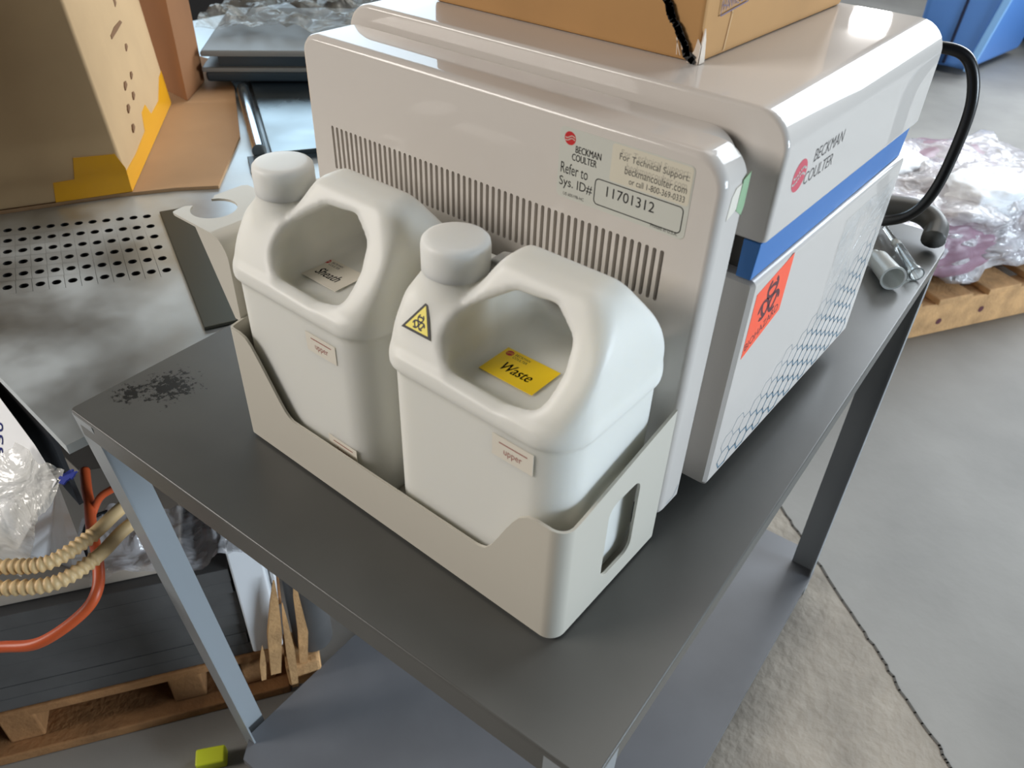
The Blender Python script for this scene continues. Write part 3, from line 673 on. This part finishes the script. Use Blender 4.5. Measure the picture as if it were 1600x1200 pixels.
# ================================================================ ON THE TABLE BEHIND THE INSTRUMENT
cord = [(36, 40.2, 30.5), (39.5, 42.2, 31.0), (41.8, 43.5, 30.0), (43.2, 44, 26.5), (43.3, 44.2, 21.5), (42.9, 43.5, 17.2), (41.6, 43, 14.6), (39.0, 42.6, 13.2), (35.5, 42, 12.6), (34, 40.5, 12.4), (33.5, 38.0, 12.4)]
mb = MB(); mb.tube(smooth_path(cord, 10), .55, 12); o = mb.build('power_cord', M['blk_rubber'], smooth=True)
tag(o, 'thick black power cord looping out behind the instrument', 'cord')
hz = [(20, 66.5, 1.6), (27, 69.2, 2.2), (33, 71.0, 3.2), (37.6, 72.0, 3.4), (40.2, 71.0, 2.6), (40.9, 68.6, 1.6)]
mb = MB(); mb.tube(smooth_path(hz, 10), 1.55, 16); o = mb.build('grey_tube', M['greyhose'], smooth=True); tag(o, 'grey bent tube lying on the far corner of the table', 'tube')
# clear vial lying down and a frosted cup
def along(p0, p1): d = Vector(p1)-Vector(p0); return d.to_track_quat('Z', 'Y').to_matrix(), d.length
v0, v1 = (34.2, 70.0, .8), (42.0, 58.9, .95); rt, Lg = along(v0, v1)
vt = thing('glass_vial', 'slim clear vial lying on the table behind the instrument', 'vial', (38, 64, 0))
mb = MB(); mb.lathe([(.32, 0), (.36, .2), (.38, Lg*.42), (.62, Lg*.46), (.66, Lg*.9), (.9, Lg*.95), (.95, Lg), (.75, Lg+.02), (.55, Lg*.8), (.1, Lg*.5)], v0, 24, rot=rt); autosmooth(mb.build('barrel', M['clear'], vt), 40)
mb = MB(); mb.lathe([(.52, Lg*.34), (.62, Lg*.36), (.62, Lg*.42), (.5, Lg*.44)], v0, 20, rot=rt); autosmooth(mb.build('collar', M['frost'], vt), 40)
ct = thing('plastic_cup', 'small frosted plastic cup lying beside the clear vial', 'cup', (38.5, 56.6, 0))
c0, c1 = (37.0, 58.6, 1.35), (40.2, 54.6, 1.6); rt, Lg = along(c0, c1)
mb = MB(); mb.lathe([(.5, -.2), (1.2, 0), (1.3, .3), (1.45, Lg), (1.6, Lg+.05), (1.6, Lg+.25), (1.35, Lg+.25), (1.2, .5), (.2, .4)], c0, 28, rot=rt); autosmooth(mb.build('cup_body', M['frost'], ct), 40)
mb = MB(); mb.lathe([(.4, -1.5), (.7, -1.4), (.7, -.3), (.5, -.1)], c0, 20, rot=rt); autosmooth(mb.build('spigot', M['frost'], ct), 40)

# ================================================================ STAINLESS CABINET (left)
ss = thing('stainless_cabinet', 'large stainless steel cabinet with a perforated top left of the table', 'cabinet', (-60, 15, FLOOR))
ZS = -6.0
Sa = Vector((.92, -.392, 0)); Sb = Vector((.392, .92, 0))
mb = MB()
front = [(-110, -20.0), (-31.3, -23.2), (-15.5, -24.1)]
outl = [(-150, -18.5), (-60, -22.0), (-31.3, -23.2), (-15.0, -24.0), (-14.2, 0), (-16.4, 40), (-18.2, 68), (-150, 110)]
# perforated sheet: six staggered rows measured in place
def hole_pt(r, c):
    a0 = Vector((-66.1, -6.6)); a1 = Vector((-55.7, 9.4)); b0 = Vector((-50.1, -13.9)); b1 = Vector((-39.1, 2.4))
    p = r/5.0; L0 = a0*(1-p)+b0*p; L1 = a1*(1-p)+b1*p
    return L1+(L0-L1)*(c/10.0)
hs = MB()
NR, NC = 6, 16
ur = (hole_pt(0, 1)-hole_pt(0, 0)); vr = (hole_pt(1, 0)-hole_pt(0, 0))
grid = {}
for r in range(NR):
    for c in range(NC):
        p = hole_pt(r, c+(-.0 if r % 2 == 0 else .0)+ (.0)); 
        off = ur*(0.0)
        q0 = p-ur*.5-vr*.5; cell = [q0, q0+ur, q0+ur+vr, q0+vr]
        n = 16; per = []; circ = []
        for k in range(n):
            t = k/n*4; i = int(t); f = t-i; e = cell[i]*(1-f)+cell[(i+1) % 4]*f; per.append((e.x, e.y, ZS))
            d = (e-p).normalized(); circ.append((p.x+d.x*.62, p.y+d.y*.62, ZS))
        deep = [(x, y, ZS-1.0) for x, y, z in circ]
        hs.add(per+circ+deep, [(k, (k+1) % n, n+(k+1) % n, n+k) for k in range(n)], 0)
        hs.add(circ+deep, [(k, (k+1) % n, n+(k+1) % n, n+k) for k in range(n)], 1)  # hole walls and floors coloured near black for the shade inside
        hs.add(deep, [tuple(range(n))], 1)
pp = hs.build('perforated_panel', [M['steel'], M['hole']], ss)
b = bmesh.new(); b.from_mesh(pp.data); bmesh.ops.remove_doubles(b, verts=b.verts, dist=.00004); bmesh.ops.recalc_face_normals(b, faces=b.faces); b.to_mesh(pp.data); b.free()
# top sheet around the perforated area
q = [hole_pt(0, 0)-ur*.5-vr*.5, hole_pt(0, NC-1)+ur*.5-vr*.5, hole_pt(NR-1, NC-1)+ur*.5+vr*.5, hole_pt(NR-1, 0)-ur*.5+vr*.5]
q = [(v.x, v.y) for v in q]
b = bmesh.new(); ov = [b.verts.new((x, y, ZS)) for x, y in outl]; iv = [b.verts.new((x, y, ZS)) for x, y in q]
es = [b.edges.new((ov[i], ov[(i+1) % len(ov)])) for i in range(len(ov))]+[b.edges.new((iv[i], iv[(i+1) % 4])) for i in range(4)]
bmesh.ops.triangle_fill(b, edges=es, use_beauty=True, use_dissolve=False)
mb = MB(); mb.bm(b); b.free()
n = len(outl); mb.add([(x, y, ZS) for x, y in outl]+[(x, y, ZS-1.2) for x, y in outl], [(i, (i+1) % n, n+(i+1) % n, n+i) for i in range(n)])
mb.build('work_surface', M['steel'], ss)
mb = MB(); ctr = Vector((-70, 30)); o2 = [(-150, -2), (-52, -4), (-31, 22), (-30, 66), (-148, 105)]; mb.prism(o2, lambda a, b_, d: (a, b_, d), FLOOR, ZS-1.1); mb.build('cabinet_body', M['blkbox'], ss, label='dark cabinet body below the steel top')
mb = MB(); mb.hexa([(-150, -13.2, -28.6), (-31.5, -20.9, -28.6), (-31.5, -20.3, -28.6), (-150, -12.6, -28.6), (-150, -13.2, ZS-1.2), (-31.5, -20.9, ZS-1.2), (-31.5, -20.3, ZS-1.2), (-150, -12.6, ZS-1.2)]); mb.build('gap_shade_panel', M['blkbox'], ss, label='black panel added for the shade under the steel edge')  # black sheet added to give the shadowed gap under the overhanging top
mb = MB()
p0 = Vector((-54.9, 11.1, 0)); p1 = Vector((-22.6, -2.7, 0)); d = (p1-p0).normalized(); nn = Vector((-d.y, d.x, 0))
mb.hexa([p0+Vector((0, 0, ZS)), p1+Vector((0, 0, ZS)), p1+nn*4.2+Vector((0, 0, ZS)), p0+nn*4.2+Vector((0, 0, ZS)), p0+Vector((0, 0, ZS+.5)), p1+Vector((0, 0, ZS+.5)), p1+nn*4.2+Vector((0, 0, ZS+.5)), p0+nn*4.2+Vector((0, 0, ZS+.5))], .12)
mb.build('dark_reflection_strip', M['steel_refl'], ss, label='strip coloured dark like a reflection in the steel')  # raised strip in darker steel, imitates a dark reflection on the top
pk = Plane((-52.5, -19.0, ZS), (1, 0, 0), (0, 1, 0)); mb = MB(); ring(mb, pk, 0, 0, 1.55, 2.05, .03, n=32); disc(mb, pk, 0, .2, .25, .03, 10); mb.build('latch_ring', M['hole'], ss, label='black round latch ring')
# raised housing with a bright rolled edge
e0 = Vector((-97.4, 55.3, 0)); e1 = Vector((-62.4, 34.1, 0)); d = (e1-e0).normalized(); nn = Vector((-d.y, d.x, 0))
def HQ(s, t, z): return e0+d*s+nn*t+Vector((0, 0, z))
Lh = (e1-e0).length
mb = MB(); mb.hexa([HQ(0, 2.9, ZS), HQ(Lh, 2.9, ZS), HQ(Lh, 40, ZS), HQ(0, 40, ZS), HQ(0, 2.9, ZS+1.6), HQ(Lh+2, 2.9, ZS+1.6), HQ(Lh+2, 40, ZS+1.6), HQ(0, 40, ZS+1.6)], .15)
mb.build('housing_top', M['steel_top'], ss)
mb = MB(); mb.tube([HQ(6.5, 1.0, ZS+1.3), HQ(Lh, 1.0, ZS+1.3)], 1.25, 20); autosmooth(mb.build('rolled_edge', M['steel_pol'], ss, label='bright rolled steel edge'), 50)
mb = MB(); mb.hexa([HQ(Lh+.1, -1.2, ZS), HQ(Lh+7, -1.2, ZS), HQ(Lh+7, 1.9, ZS), HQ(Lh+.1, 1.9, ZS), HQ(Lh+.1, -1.2, ZS+.6), HQ(Lh+7, -1.2, ZS+.6), HQ(Lh+7, 1.9, ZS+.6), HQ(Lh+.1, 1.9, ZS+.6)], .1); mb.build('edge_end', M['dark'], ss, label='dark end strip')

# cardboard sheet + boxes
zc = ZS+.55
shp = [(-76, -13.5), (-65.2, 9.6), (-60.5, 17.5), (-56.3, 22.6), (-72, 38), (-95.5, 53.5), (-112, 62), (-140, 60), (-140, 5)]
mb = MB(); mb.prism(shp, lambda a, b_, d_: (a, b_, d_), ZS, zc); o = mb.build('cardboard_sheet', M['card_in']); tag(o, 'flat brown cardboard sheet under the big box', 'cardboard sheet')
big = thing('cardboard_box', 'large cardboard box with amber tape along its bottom edge', 'box', (-80, 22, zc))
A_, B_, C_ = Vector((-64.0, 12.0, 0)), Vector((-80.5, -23.0, 0)), Vector((-96.0, 39.0, 0)); D_ = B_+C_-A_
Zt = 40
def zz(v, z, t=(0, 0)): return Vector((v.x+t[0], v.y+t[1], z))
mb = MB(); mb.hexa([zz(A_, zc), zz(C_, zc), zz(D_, zc), zz(B_, zc), zz(A_, Zt, (-1.6, -2.8)), zz(C_, Zt, (-1.6, -2.8)), zz(D_, Zt, (-1, -2)), zz(B_, Zt, (-1, -2))], .5)
autosmooth(mb.build('carton', M['card_lt'], big), 40)
u_ = (C_-A_); Lr = u_.length; u_.normalize()
rp = Plane(zz(A_, zc), u_, (-1.6/40, -2.8/40, 1)); 
if rp.n.dot(Vector((1, 0, 0))) < 0 and rp.n.y < 0: pass
sgn = 1 if rp.n.dot(Vector((57, -43, 50))-A_) > 0 else -1
mb = MB(); mb.prism([(0, .1), (Lr*.5, .1), (Lr, .1), (Lr, 6.5), (Lr*.92, 6.2), (Lr*.78, 3.6), (Lr*.6, 3.8), (Lr*.55, 6.2), (Lr*.46, 6.0), (Lr*.42, 3.4), (Lr*.2, 3.0), (0, 3.3)], lambda a, b_, d_: rp.p(a, b_, d_*sgn), -.02, .08)
lf = (B_-A_).normalized(); lp = Plane(zz(A_, zc), lf, (0, 0, 1)); sg2 = 1 if lp.n.dot(Vector((57, -43, 50))-A_) > 0 else -1
mb.prism([(0, .1), (11.0, .1), (10.5, 3.2), (7.5, 3.3), (6.8, 6.6), (1.0, 6.4), (0, 4)], lambda a, b_, d_: lp.p(a, b_, d_*sg2), -.02, .08)
mb.build('packing_tape', M['tape'], big, label='amber packing tape')
for (a, b_, w, hh) in ((14, 11.5, 2.0, 1.0), (19.5, 11.6, 1.6, .9), (11.5, 8.6, 1.8, 1.0), (16.8, 9.0, 1.6, 1.0), (10.5, 5.7, 1.7, 1.0), (22, 15.5, 1.6, .9), (16, 19.0, 9.0, .9), (24, 22.0, 1.4, 1.6)):
    mb = MB(); mb.prism([(a, b_), (a+w*.5, b_+.15), (a+w, b_+.4), (a+w*.9, b_+hh), (a+w*.4, b_+hh*1.1), (a+.1, b_+hh*.6)], lambda p, r, d_: rp.p(p, r, d_*sgn), 0, .3); mb.build('printed_mark', M['tape_ink'], big, label='faint brown printed mark')
b2 = thing('cardboard_box', 'dark brown cardboard box behind the large taped box', 'box', (-118, 56, zc))
mb = MB(); a1 = Vector((-103.0, 51.5, 0)); a2 = a1+Vector((-6.0, 11.0, 0)); a0 = Vector((-104, 30, 0)); a3 = Vector((-135, 45, 0)); 
a0 = Vector((-94.5, 41.8, 0)); mb.hexa([zz(a0, zc), zz(a1, zc), zz(a3+Vector((0, 12, 0)), zc), zz(a3, zc), zz(a0, 36), zz(a1, 36), zz(a3+Vector((0, 12, 0)), 36), zz(a3, 36)], .4)
autosmooth(mb.build('carton', M['card'], b2), 40)
# shallow grey lid wrapped in film, behind
eq = thing('plastic_case', 'wide flat grey plastic case with dark groove under crumpled clear film', 'case', (-112, 75, ZS))
g0 = Vector((-99.3, 49.8, 1.68)); g1 = Vector((-71, 78.1, 1.68)); gd = (g1-g0).normalized(); gn = Vector((-gd.y, gd.x, 0)); Lg = (g1-g0).length
def GQ(s, t, z): return g0+gd*s+gn*t+Vector((0, 0, z))
mb = MB(); mb.hexa([GQ(0, 0, ZS), GQ(Lg, 0, ZS), GQ(Lg, 34, ZS), GQ(0, 34, ZS), GQ(0, -.4, ZS+2.2), GQ(Lg, -.4, ZS+2.2), GQ(Lg, 34, ZS+2.2), GQ(0, 34, ZS+2.2)], .6); autosmooth(mb.build('base_rim', M['dark'], eq), 40)
mb = MB(); mb.hexa([GQ(-.5, -.9, ZS+2.2), GQ(Lg, -.9, ZS+2.2), GQ(Lg, 34, ZS+2.2), GQ(-.5, 34, ZS+2.2), GQ(-.5, -.9, ZS+3.2), GQ(Lg, -.9, ZS+3.2), GQ(Lg, 34, ZS+3.2), GQ(-.5, 34, ZS+3.2)], .4); autosmooth(mb.build('middle_rim', M['greyp'], eq), 40)
mb = MB(); mb.hexa([GQ(3, .3, ZS+3.2), GQ(Lg, .3, ZS+3.2), GQ(Lg, 33, ZS+3.2), GQ(3, 33, ZS+3.2), GQ(3, .3, ZS+5.2), GQ(Lg, .3, ZS+5.2), GQ(Lg, 33, ZS+5.2), GQ(3, 33, ZS+5.2)]); mb.build('groove', M['dark'], eq)
mb = MB(); mb.hexa([GQ(-.5, -.6, ZS+5.2), GQ(Lg, -.6, ZS+5.2), GQ(Lg, 34, ZS+5.2), GQ(-.5, 34, ZS+5.2), GQ(-.3, 0, ZS+6.3), GQ(Lg, 0, ZS+6.3), GQ(Lg, 34, ZS+7.0), GQ(-.3, 34, ZS+7.0)], .5); autosmooth(mb.build('cover_plate', M['greyp'], eq), 40)
def crumple(name, fn, nu, nv, amp, freq, m, parent=None, seed=0):
    pts = []
    for j in range(nv+1):
        for i in range(nu+1):
            p = Vector(fn(i/nu, j/nv)); q = p*freq+Vector((seed, seed*2, 0))
            k = noise.turbulence(q, 3, True)
            pts.append(p+Vector((noise.noise(q+Vector((9, 0, 0)))*amp*.6, noise.noise(q+Vector((0, 9, 0)))*amp*.6, k*amp)))
    fs = [(j*(nu+1)+i, j*(nu+1)+i+1, (j+1)*(nu+1)+i+1, (j+1)*(nu+1)+i) for j in range(nv) for i in range(nu)]
    o = finish(name, pts, fs, m, parent); 
    for p in o.data.polygons: p.use_smooth = True
    return o
crumple('crumpled_film', lambda u, v: GQ(-2+u*(Lg+6), 9+v*30, ZS+7.3), 50, 40, 3.4, .10, M['wrapd'], eq, 3)
# black block added to stand in for the dark background far left
dk = MB(); dk.box((-190, 190, -20), (160, 30, 108), Matrix.Rotation(math.radians(38), 3, 'Z'), bev=1); o = dk.build('dark_backdrop', M['blkbox']); tag(o, 'dark crate in the far background behind the film covered case', 'backdrop')

# ================================================================ LOWER LEFT BUNDLE (on a broken pallet)
PH = math.radians(57); U = Vector((math.cos(PH), math.sin(PH), 0)); N = Vector((math.sin(PH), -math.cos(PH), 0))
def Q(s, d, z): return U*s+N*d+Vector((0, 0, z))
def qbox(mb, s0, s1, d0, d1, z0, z1, bev=.2, mi=0, skew=0):
    mb.hexa([Q(s0, d1, z0), Q(s1, d1, z0), Q(s1, d0, z0), Q(s0, d0, z0), Q(s0, d1+skew, z1), Q(s1, d1+skew, z1), Q(s1, d0, z1), Q(s0, d0, z1)], bev, mi=mi); return mb
pal = thing('wooden_pallet', 'broken wooden pallet under the grey stack beside the table leg', 'pallet', Q(-50, -30, FLOOR))
for z0, z1, nm in ((-65.6, -63.8, 'top_board'),):
    for d0, d1 in ((-11.2, -20), (-23, -32), (-33, -37)):
        mb = MB(); qbox(mb, -95, -15.5+random.uniform(-2, 2), d1, d0, z0, z1, .25); mb.build(nm, M['wood'], pal)
for s0 in (-92, -56, -32, -21):
    mb = MB(); qbox(mb, s0, s0+5, -36.5, -11.6, FLOOR+2, -65.6, .3); mb.build('stringer', M['wood'], pal)
for d0, d1 in ((-9.4, -18), (-28, -37)):
    mb = MB(); qbox(mb, -95, -14.0, d1, d0, FLOOR, FLOOR+2, .25); mb.build('bottom_board', M['wood'], pal)
random.seed(11)
for (s, d_, z, s2, d2, z2, w) in ((-15.5, -8.5, -66, -12.6, -8.5, -44, 1.1), (-13.0, -7.8, -70, -12.2, -9, -50, .7), (-11.5, -9.5, -70, -9.8, -10.5, -46, .8), (-17.5, -8.4, -67, -16.4, -8.2, -58, .5)):
    a, b_ = Q(s, d_, z), Q(s2, d2, z2); e1 = U*w; e2 = N*(w*.45)
    mb = MB(); m1 = a.lerp(b_, .45)+U*random.uniform(-.6, .6); rings = ((a, .75), (m1, 1.0), (a.lerp(b_, .8), .55), (b_, .1)); vs = []
    for c_, k in rings: vs += [c_-e1*k-e2*k, c_+e1*k*.8-e2*k, c_+e1*k+e2*k, c_-e1*k*.9+e2*k]
    fs = [(3, 2, 1, 0), (12, 13, 14, 15)]
    for r in range(3):
        for k in range(4): fs.append((r*4+k, r*4+(k+1) % 4, r*4+4+(k+1) % 4, r*4+4+k))
    mb.add(vs, fs); mb.build('splinter', M['wood_lt'], pal, label='pale split piece of pallet wood')
mb = MB(); qbox(mb, -14, -8.5, -16, -9.0, -72, -66.5, .5); mb.build('split_block', M['wood_lt'], pal, label='pale broken pallet block')
stk = MB(); zs_ = np.linspace(-63.8, -42, 9); random.seed(6)
stackt = thing('laminate_sheets', 'stack of slate grey laminate sheets on the broken pallet', 'sheets', Q(-46, -40, -63.8))
for i in range(8):
    mb = MB(); e = random.uniform(-.25, .25); qbox(mb, -95, -18.6+random.uniform(-.25, .25), -36, -11.8+e+.16*i, zs_[i]+.03, zs_[i+1], .12); mb.build('sheet', M['slate'], stackt)
o = MB(); qbox(o, -88, -24.5, -35, -12.4, -41.9, -39.6, .3); bd = o.build('board', M['boardb']); tag(bd, 'thick beige board lying on the slate grey sheets', 'board')
fo = MB(); fo.hexa([Q(-21, -14, -62), Q(-13.4, -9.2, -62), Q(-11, -16, -62), Q(-20, -20, -62), Q(-21, -14, -36), Q(-12.2, -6.6, -38.5), Q(-10, -14, -36), Q(-20, -20, -34)], .25); 
fo = MB(); qbox(fo, -18.2, -13.6, -32, -10.2, -62, -38, .3); f_ = fo.build('foam_board', M['paperw']); tag(f_, 'white foam board standing at the end of the grey sheets', 'foam board')
rb = MB(); rb.tube([Q(-9.0, -14, -66.5), Q(-8.6, -14, -36)], 3.2, 24); r_ = autosmooth(rb.build('grey_roll', M['slate']), 40); tag(r_, 'dark grey upright roll behind the splintered wood', 'roll')
lm = MB(); lm.box((-15.2, -22.0, FLOOR+1.3), (4.4, 2.6, 2.6), Matrix.Rotation(math.radians(52), 3, 'Z') @ Matrix.Rotation(math.radians(8), 3, 'X'), .35, 3); l_ = autosmooth(lm.build('foam_block', M['lime'])); tag(l_, 'lime yellow foam block on the floor by the table leg', 'foam block')
# white wrapped carton with blue marker writing
wc = thing('white_carton', 'white wrapped carton with blue marker writing left of the table', 'carton', Q(-46, -24, -39.6))
mb = MB(); top4 = [(-75, -16.5, -14.0), (-29.0, -21.6, -15.0), (-22.5, -23.6, -15.5), (-26.0, -27.0, -22), (-34, -36.0, -24), (-75, -60, -22)]
rt_ = [(-80, -17.5, -16.2), (-31, -22.9, -16.2), (-24.6, -23.8, -17.4), (-31.0, -29.6, -29.6), (-41.5, -44.6, -30.0), (-52.4, -61.4, -30.0), (-95, -40, -18)]
n = len(rt_); mb.add(rt_+[((-33, -24.4, -39.5) if k == 2 else (x-(N.x*7 if k in (3, 4, 5) else 0), y-(N.y*7 if k in (3, 4, 5) else 0), -39.5)) for k, (x, y, z) in enumerate(rt_)], [(0, 1, 3, 4), (1, 2, 3), (0, 4, 5, 6), tuple(range(2*n-1, n-1, -1))]+[(i, (i+1) % n, n+(i+1) % n, n+i) for i in range(n)])
mb.build('carton', M['paperw'], wc)
p0 = Vector(rt_[0]); p1 = Vector(rt_[1]); p3 = Vector(rt_[3])
wp = Plane(p1, (Vector((-42.0, -22.8, -18.4))-Vector((-40.1, -25, -22.4))), (p0-p1)); sgw = 1 if wp.n.z > 0 else -1
wo = Vector((-39.4, -24.9, -22.0))-p1; ta, tb_ = wo.dot(wp.a), wo.dot(wp.b)
for k, ch in enumerate('350'):
    mb = MB(); put_text(mb, wp, ch, ta+1.6*k, tb_-.3, 1.2, 2.4, .08*sgw, bold=2); mb.build('marker_writing', M['inkb'], wc, label='blue handwritten marker figure')
mb = MB(); random.seed(8); P_ = Plane((-23.6, -22.8, -17.0), (.8, -.5, .0), (.5, .8, .3))
mb.prism([((.5+.55*random.random())*1.3*math.cos(t), (.5+.55*random.random())*1.3*math.sin(t)) for t in [2*math.pi*k/22 for k in range(22)]], P_.p, .1, .3); mb.build('blue_smudge', M['inkb'], wc, label='smudged blue ink')
crumple('stretch_wrap', lambda u, v: (-23.4-u*9.5-v*(5.2+7*u), -23.4-u*.8-v*(7.5+u*9), -16.6-v*15.0), 44, 34, 1.5, .24, M['wrapf'], wc, 7)
# clear film over the stack
cf = crumple('clear_film', lambda u, v: Q(-36+u*21.5, -19+v*9.0, -36.0-v*3.4+1.0*math.sin(u*9)), 60, 30, 2.4, .2, M['wrapf2'], None, 12); tag(cf, 'crumpled clear plastic film draped over the beige board', 'plastic film')
# corrugated hoses
def hose(path, r, n_corr, smooth_from, label):
    pts = smooth_path(path, 26); n = len(pts); mb = MB()
    mb.tube(pts, r, 14, rfun=lambda i: r*(1+.17*math.sin(i*2*math.pi/4.0)) if i/n < smooth_from else r*.98)
    o = mb.build('corrugated_hose', M['hose'], smooth=True); return tag(o, label, 'hose', 'tan corrugated hoses')
hose([(-31, -38, -25.8), (-25.1, -32.6, -25.2), (-21.3, -29.0, -24.8), (-21.4, -24, -24.9), (-22.9, -19.8, -25.1), (-24.0, -17, -25.4)], .85, 30, .62, 'tan corrugated hose, upper of the two at left under the table')
hose([(-29, -38.6, -26.9), (-23.4, -33.8, -26.5), (-19.4, -29.6, -26.3), (-19.5, -24.6, -26.5), (-21.1, -20.3, -26.6), (-21.8, -17.4, -26.8)], .85, 30, .6, 'tan corrugated hose, lower of the two at left under the table')
mb = MB(); mb.tube(smooth_path([(-38.9, -16.7, -30), (-35.4, -18.3, -30), (-32, -19.7, -30), (-28.0, -21.6, -30.3), (-23.5, -23.4, -30.7), (-20.2, -25.6, -32), (-20, -28.4, -34), (-21.7, -33.3, -36), (-25.7, -36.7, -37), (-30, -41, -37.5)], 12), .7, 12); o = mb.build('orange_tube', M['orng'], smooth=True); tag(o, 'orange red tube curving past the beige board', 'tube')
mb = MB(); mb.tube(smooth_path([(-30.4, -16.4, -28.0), (-31.2, -18.4, -29.0), (-31.0, -20.4, -31.2)], 10), .5, 12); o = mb.build('orange_tube', M['orng'], smooth=True); tag(o, 'short orange tube crossing the longer one near the table leg', 'tube')
mb = MB(); mb.tube(smooth_path([(-33.0, -17.6, -33.5), (-34.6, -19.6, -34.6), (-33.2, -21.6, -35.6), (-29.6, -23.2, -36.2)], 12), .3, 8); o = mb.build('black_cable', M['blk_rubber'], smooth=True); tag(o, 'thin black cable loop beside the orange tube', 'cable')

# ================================================================ RIGHT BACKGROUND
wpal = thing('wooden_pallet', 'wooden pallet carrying the wrapped bundle right of the table', 'pallet', (55, 215, FLOOR))
pd = Vector((.51, .86, 0)).normalized(); pd = (Vector((50.9, 211.3, 0))-Vector((30.5, 176.2, 0))).normalized(); pn = Vector((-pd.y, pd.x, 0))
p00 = Vector((30.5, 176.2, 0))
def RQ(s, t, z): return p00+pd*s+pn*t+Vector((0, 0, z))
def rbx(mb, s0, s1, t0, t1, z0, z1, bev=.3): return mb.hexa([RQ(s0, t0, z0), RQ(s1, t0, z0), RQ(s1, t1, z0), RQ(s0, t1, z0), RQ(s0, t0, z1), RQ(s1, t0, z1), RQ(s1, t1, z1), RQ(s0, t1, z1)], bev)
for t in (0, 26, 52): mb = MB(); rbx(mb, -34, 90, t, t+6, FLOOR, FLOOR+10.5, .5); mb.build('stringer', M['wood_lt'], wpal)
for s0 in (-34, -16, 2, 20, 38, 56, 74): mb = MB(); rbx(mb, s0, s0+12, -1, 60, FLOOR+10.6, FLOOR+12.4, .3); mb.build('top_board', M['wood_lt'], wpal)
mb = MB(); kp = Plane(RQ(0, 0, FLOOR), pd, (0, 0, 1)); sgk = 1 if kp.n.dot(-pn) > 0 else -1
for (a, b_) in ((6, 4.2), (21, 5.4)): mb = MB(); disc(mb, kp, a, b_, 1.0, .08*sgk, 12); mb.build('knot', M['plum'], wpal)
wb = thing('wrapped_bundle', 'bundle of mauve goods wrapped in clear plastic on the right hand pallet', 'bundle', RQ(20, 28, FLOOR+12.5))
def blob(name, c, size, rot, m, parent, amp, freq, seed, label=None):
    b = bmesh.new(); bmesh.ops.create_icosphere(b, subdivisions=5, radius=1)
    for v in b.verts:
        p = v.co.copy(); s_ = max(abs(p.x), abs(p.y), abs(p.z)); p = p.lerp(p/s_, .45)
        k = 1+amp*(noise.turbulence(p*freq+Vector((seed, 0, 0)), 4, True)-.5)
        v.co = Vector((p.x*size[0], p.y*size[1], p.z*size[2]))*k
    bmesh.ops.transform(b, matrix=rot.to_4x4(), verts=b.verts); bmesh.ops.translate(b, vec=c, verts=b.verts)
    for v in b.verts: v.co.z = max(v.co.z, FLOOR+12.6)
    mb = MB(); mb.bm(b); b.free(); return mb.build(name, m, parent, smooth=True, label=label)
rz = Matrix.Rotation(math.atan2(pd.y, pd.x), 3, 'Z')
for (s, t, z, sz, sd, m) in ((6, 16, -50, (20, 14, 9), 1, 'plumw'), (42, 18, -50, (18, 15, 10), 4, 'plumw'), (24, 40, -48, (30, 14, 11), 8, 'plumw'), (4, 40, -40, (16, 12, 5), 14, 'paperw'), (22, 14, -39, (13, 9, 5), 17, 'paperw')):
    blob('packed_goods', RQ(s, t, z), sz, rz, M[m], wb, .18, 1.6, sd)
blob('plastic_wrap', RQ(24, 27, -48.5), (42, 27, 12.5), rz, M['wrapw'], wb, .42, 2.1, 21, 'crumpled clear plastic wrap')
# blue bin, black base and dark items far right
bn = thing('blue_bin', 'large blue plastic bin standing far behind the instrument', 'bin', (-37, 460, FLOOR))
mb = MB(); mb.hexa([(-60, 450, FLOOR+3), (-30, 450, FLOOR+3), (-20, 520, FLOOR+3), (-70, 520, FLOOR+3), (-62, 448, 20), (-13, 446, 20), (-8, 530, 20), (-80, 530, 20)], 3, 4); autosmooth(mb.build('bin_body', M['bin'], bn), 45)
mb = MB(); mb.hexa([(-31.8, 448, FLOOR+3), (-27.8, 448, FLOOR+3), (-27.8, 451, FLOOR+3), (-31.8, 451, FLOOR+3), (-15, 443.5, 20), (-11, 443.5, 20), (-11, 447, 20), (-15, 447, 20)], .8, 3); autosmooth(mb.build('corner_rib', M['binlt'], bn, label='lighter blue corner rib'), 45)
mb = MB(); mb.hexa([(-43.2, 448.6, FLOOR+5), (-41.8, 448.6, FLOOR+5), (-41.8, 451, FLOOR+5), (-43.2, 451, FLOOR+5), (-38.6, 446.2, 20), (-37.2, 446.2, 20), (-37.2, 449, 20), (-38.6, 449, 20)], .3, 2); mb.build('seam', M['navy'], bn)
mb = MB(); mb.box((-62, 436, FLOOR+9), (34, 10, 18), bev=1.5); o = mb.build('black_case', M['blkbox']); tag(o, 'black case on the floor left of the blue bin', 'case')
mb = MB(); mb.box((30, 560, FLOOR+45), (110, 60, 90), Matrix.Rotation(math.radians(-28), 3, 'Z'), 6, 3); o = mb.build('navy_sofa', M['navy']); 
o.name = 'covered_load'; tag(o, 'dark navy covered load beyond the blue bin', 'load')
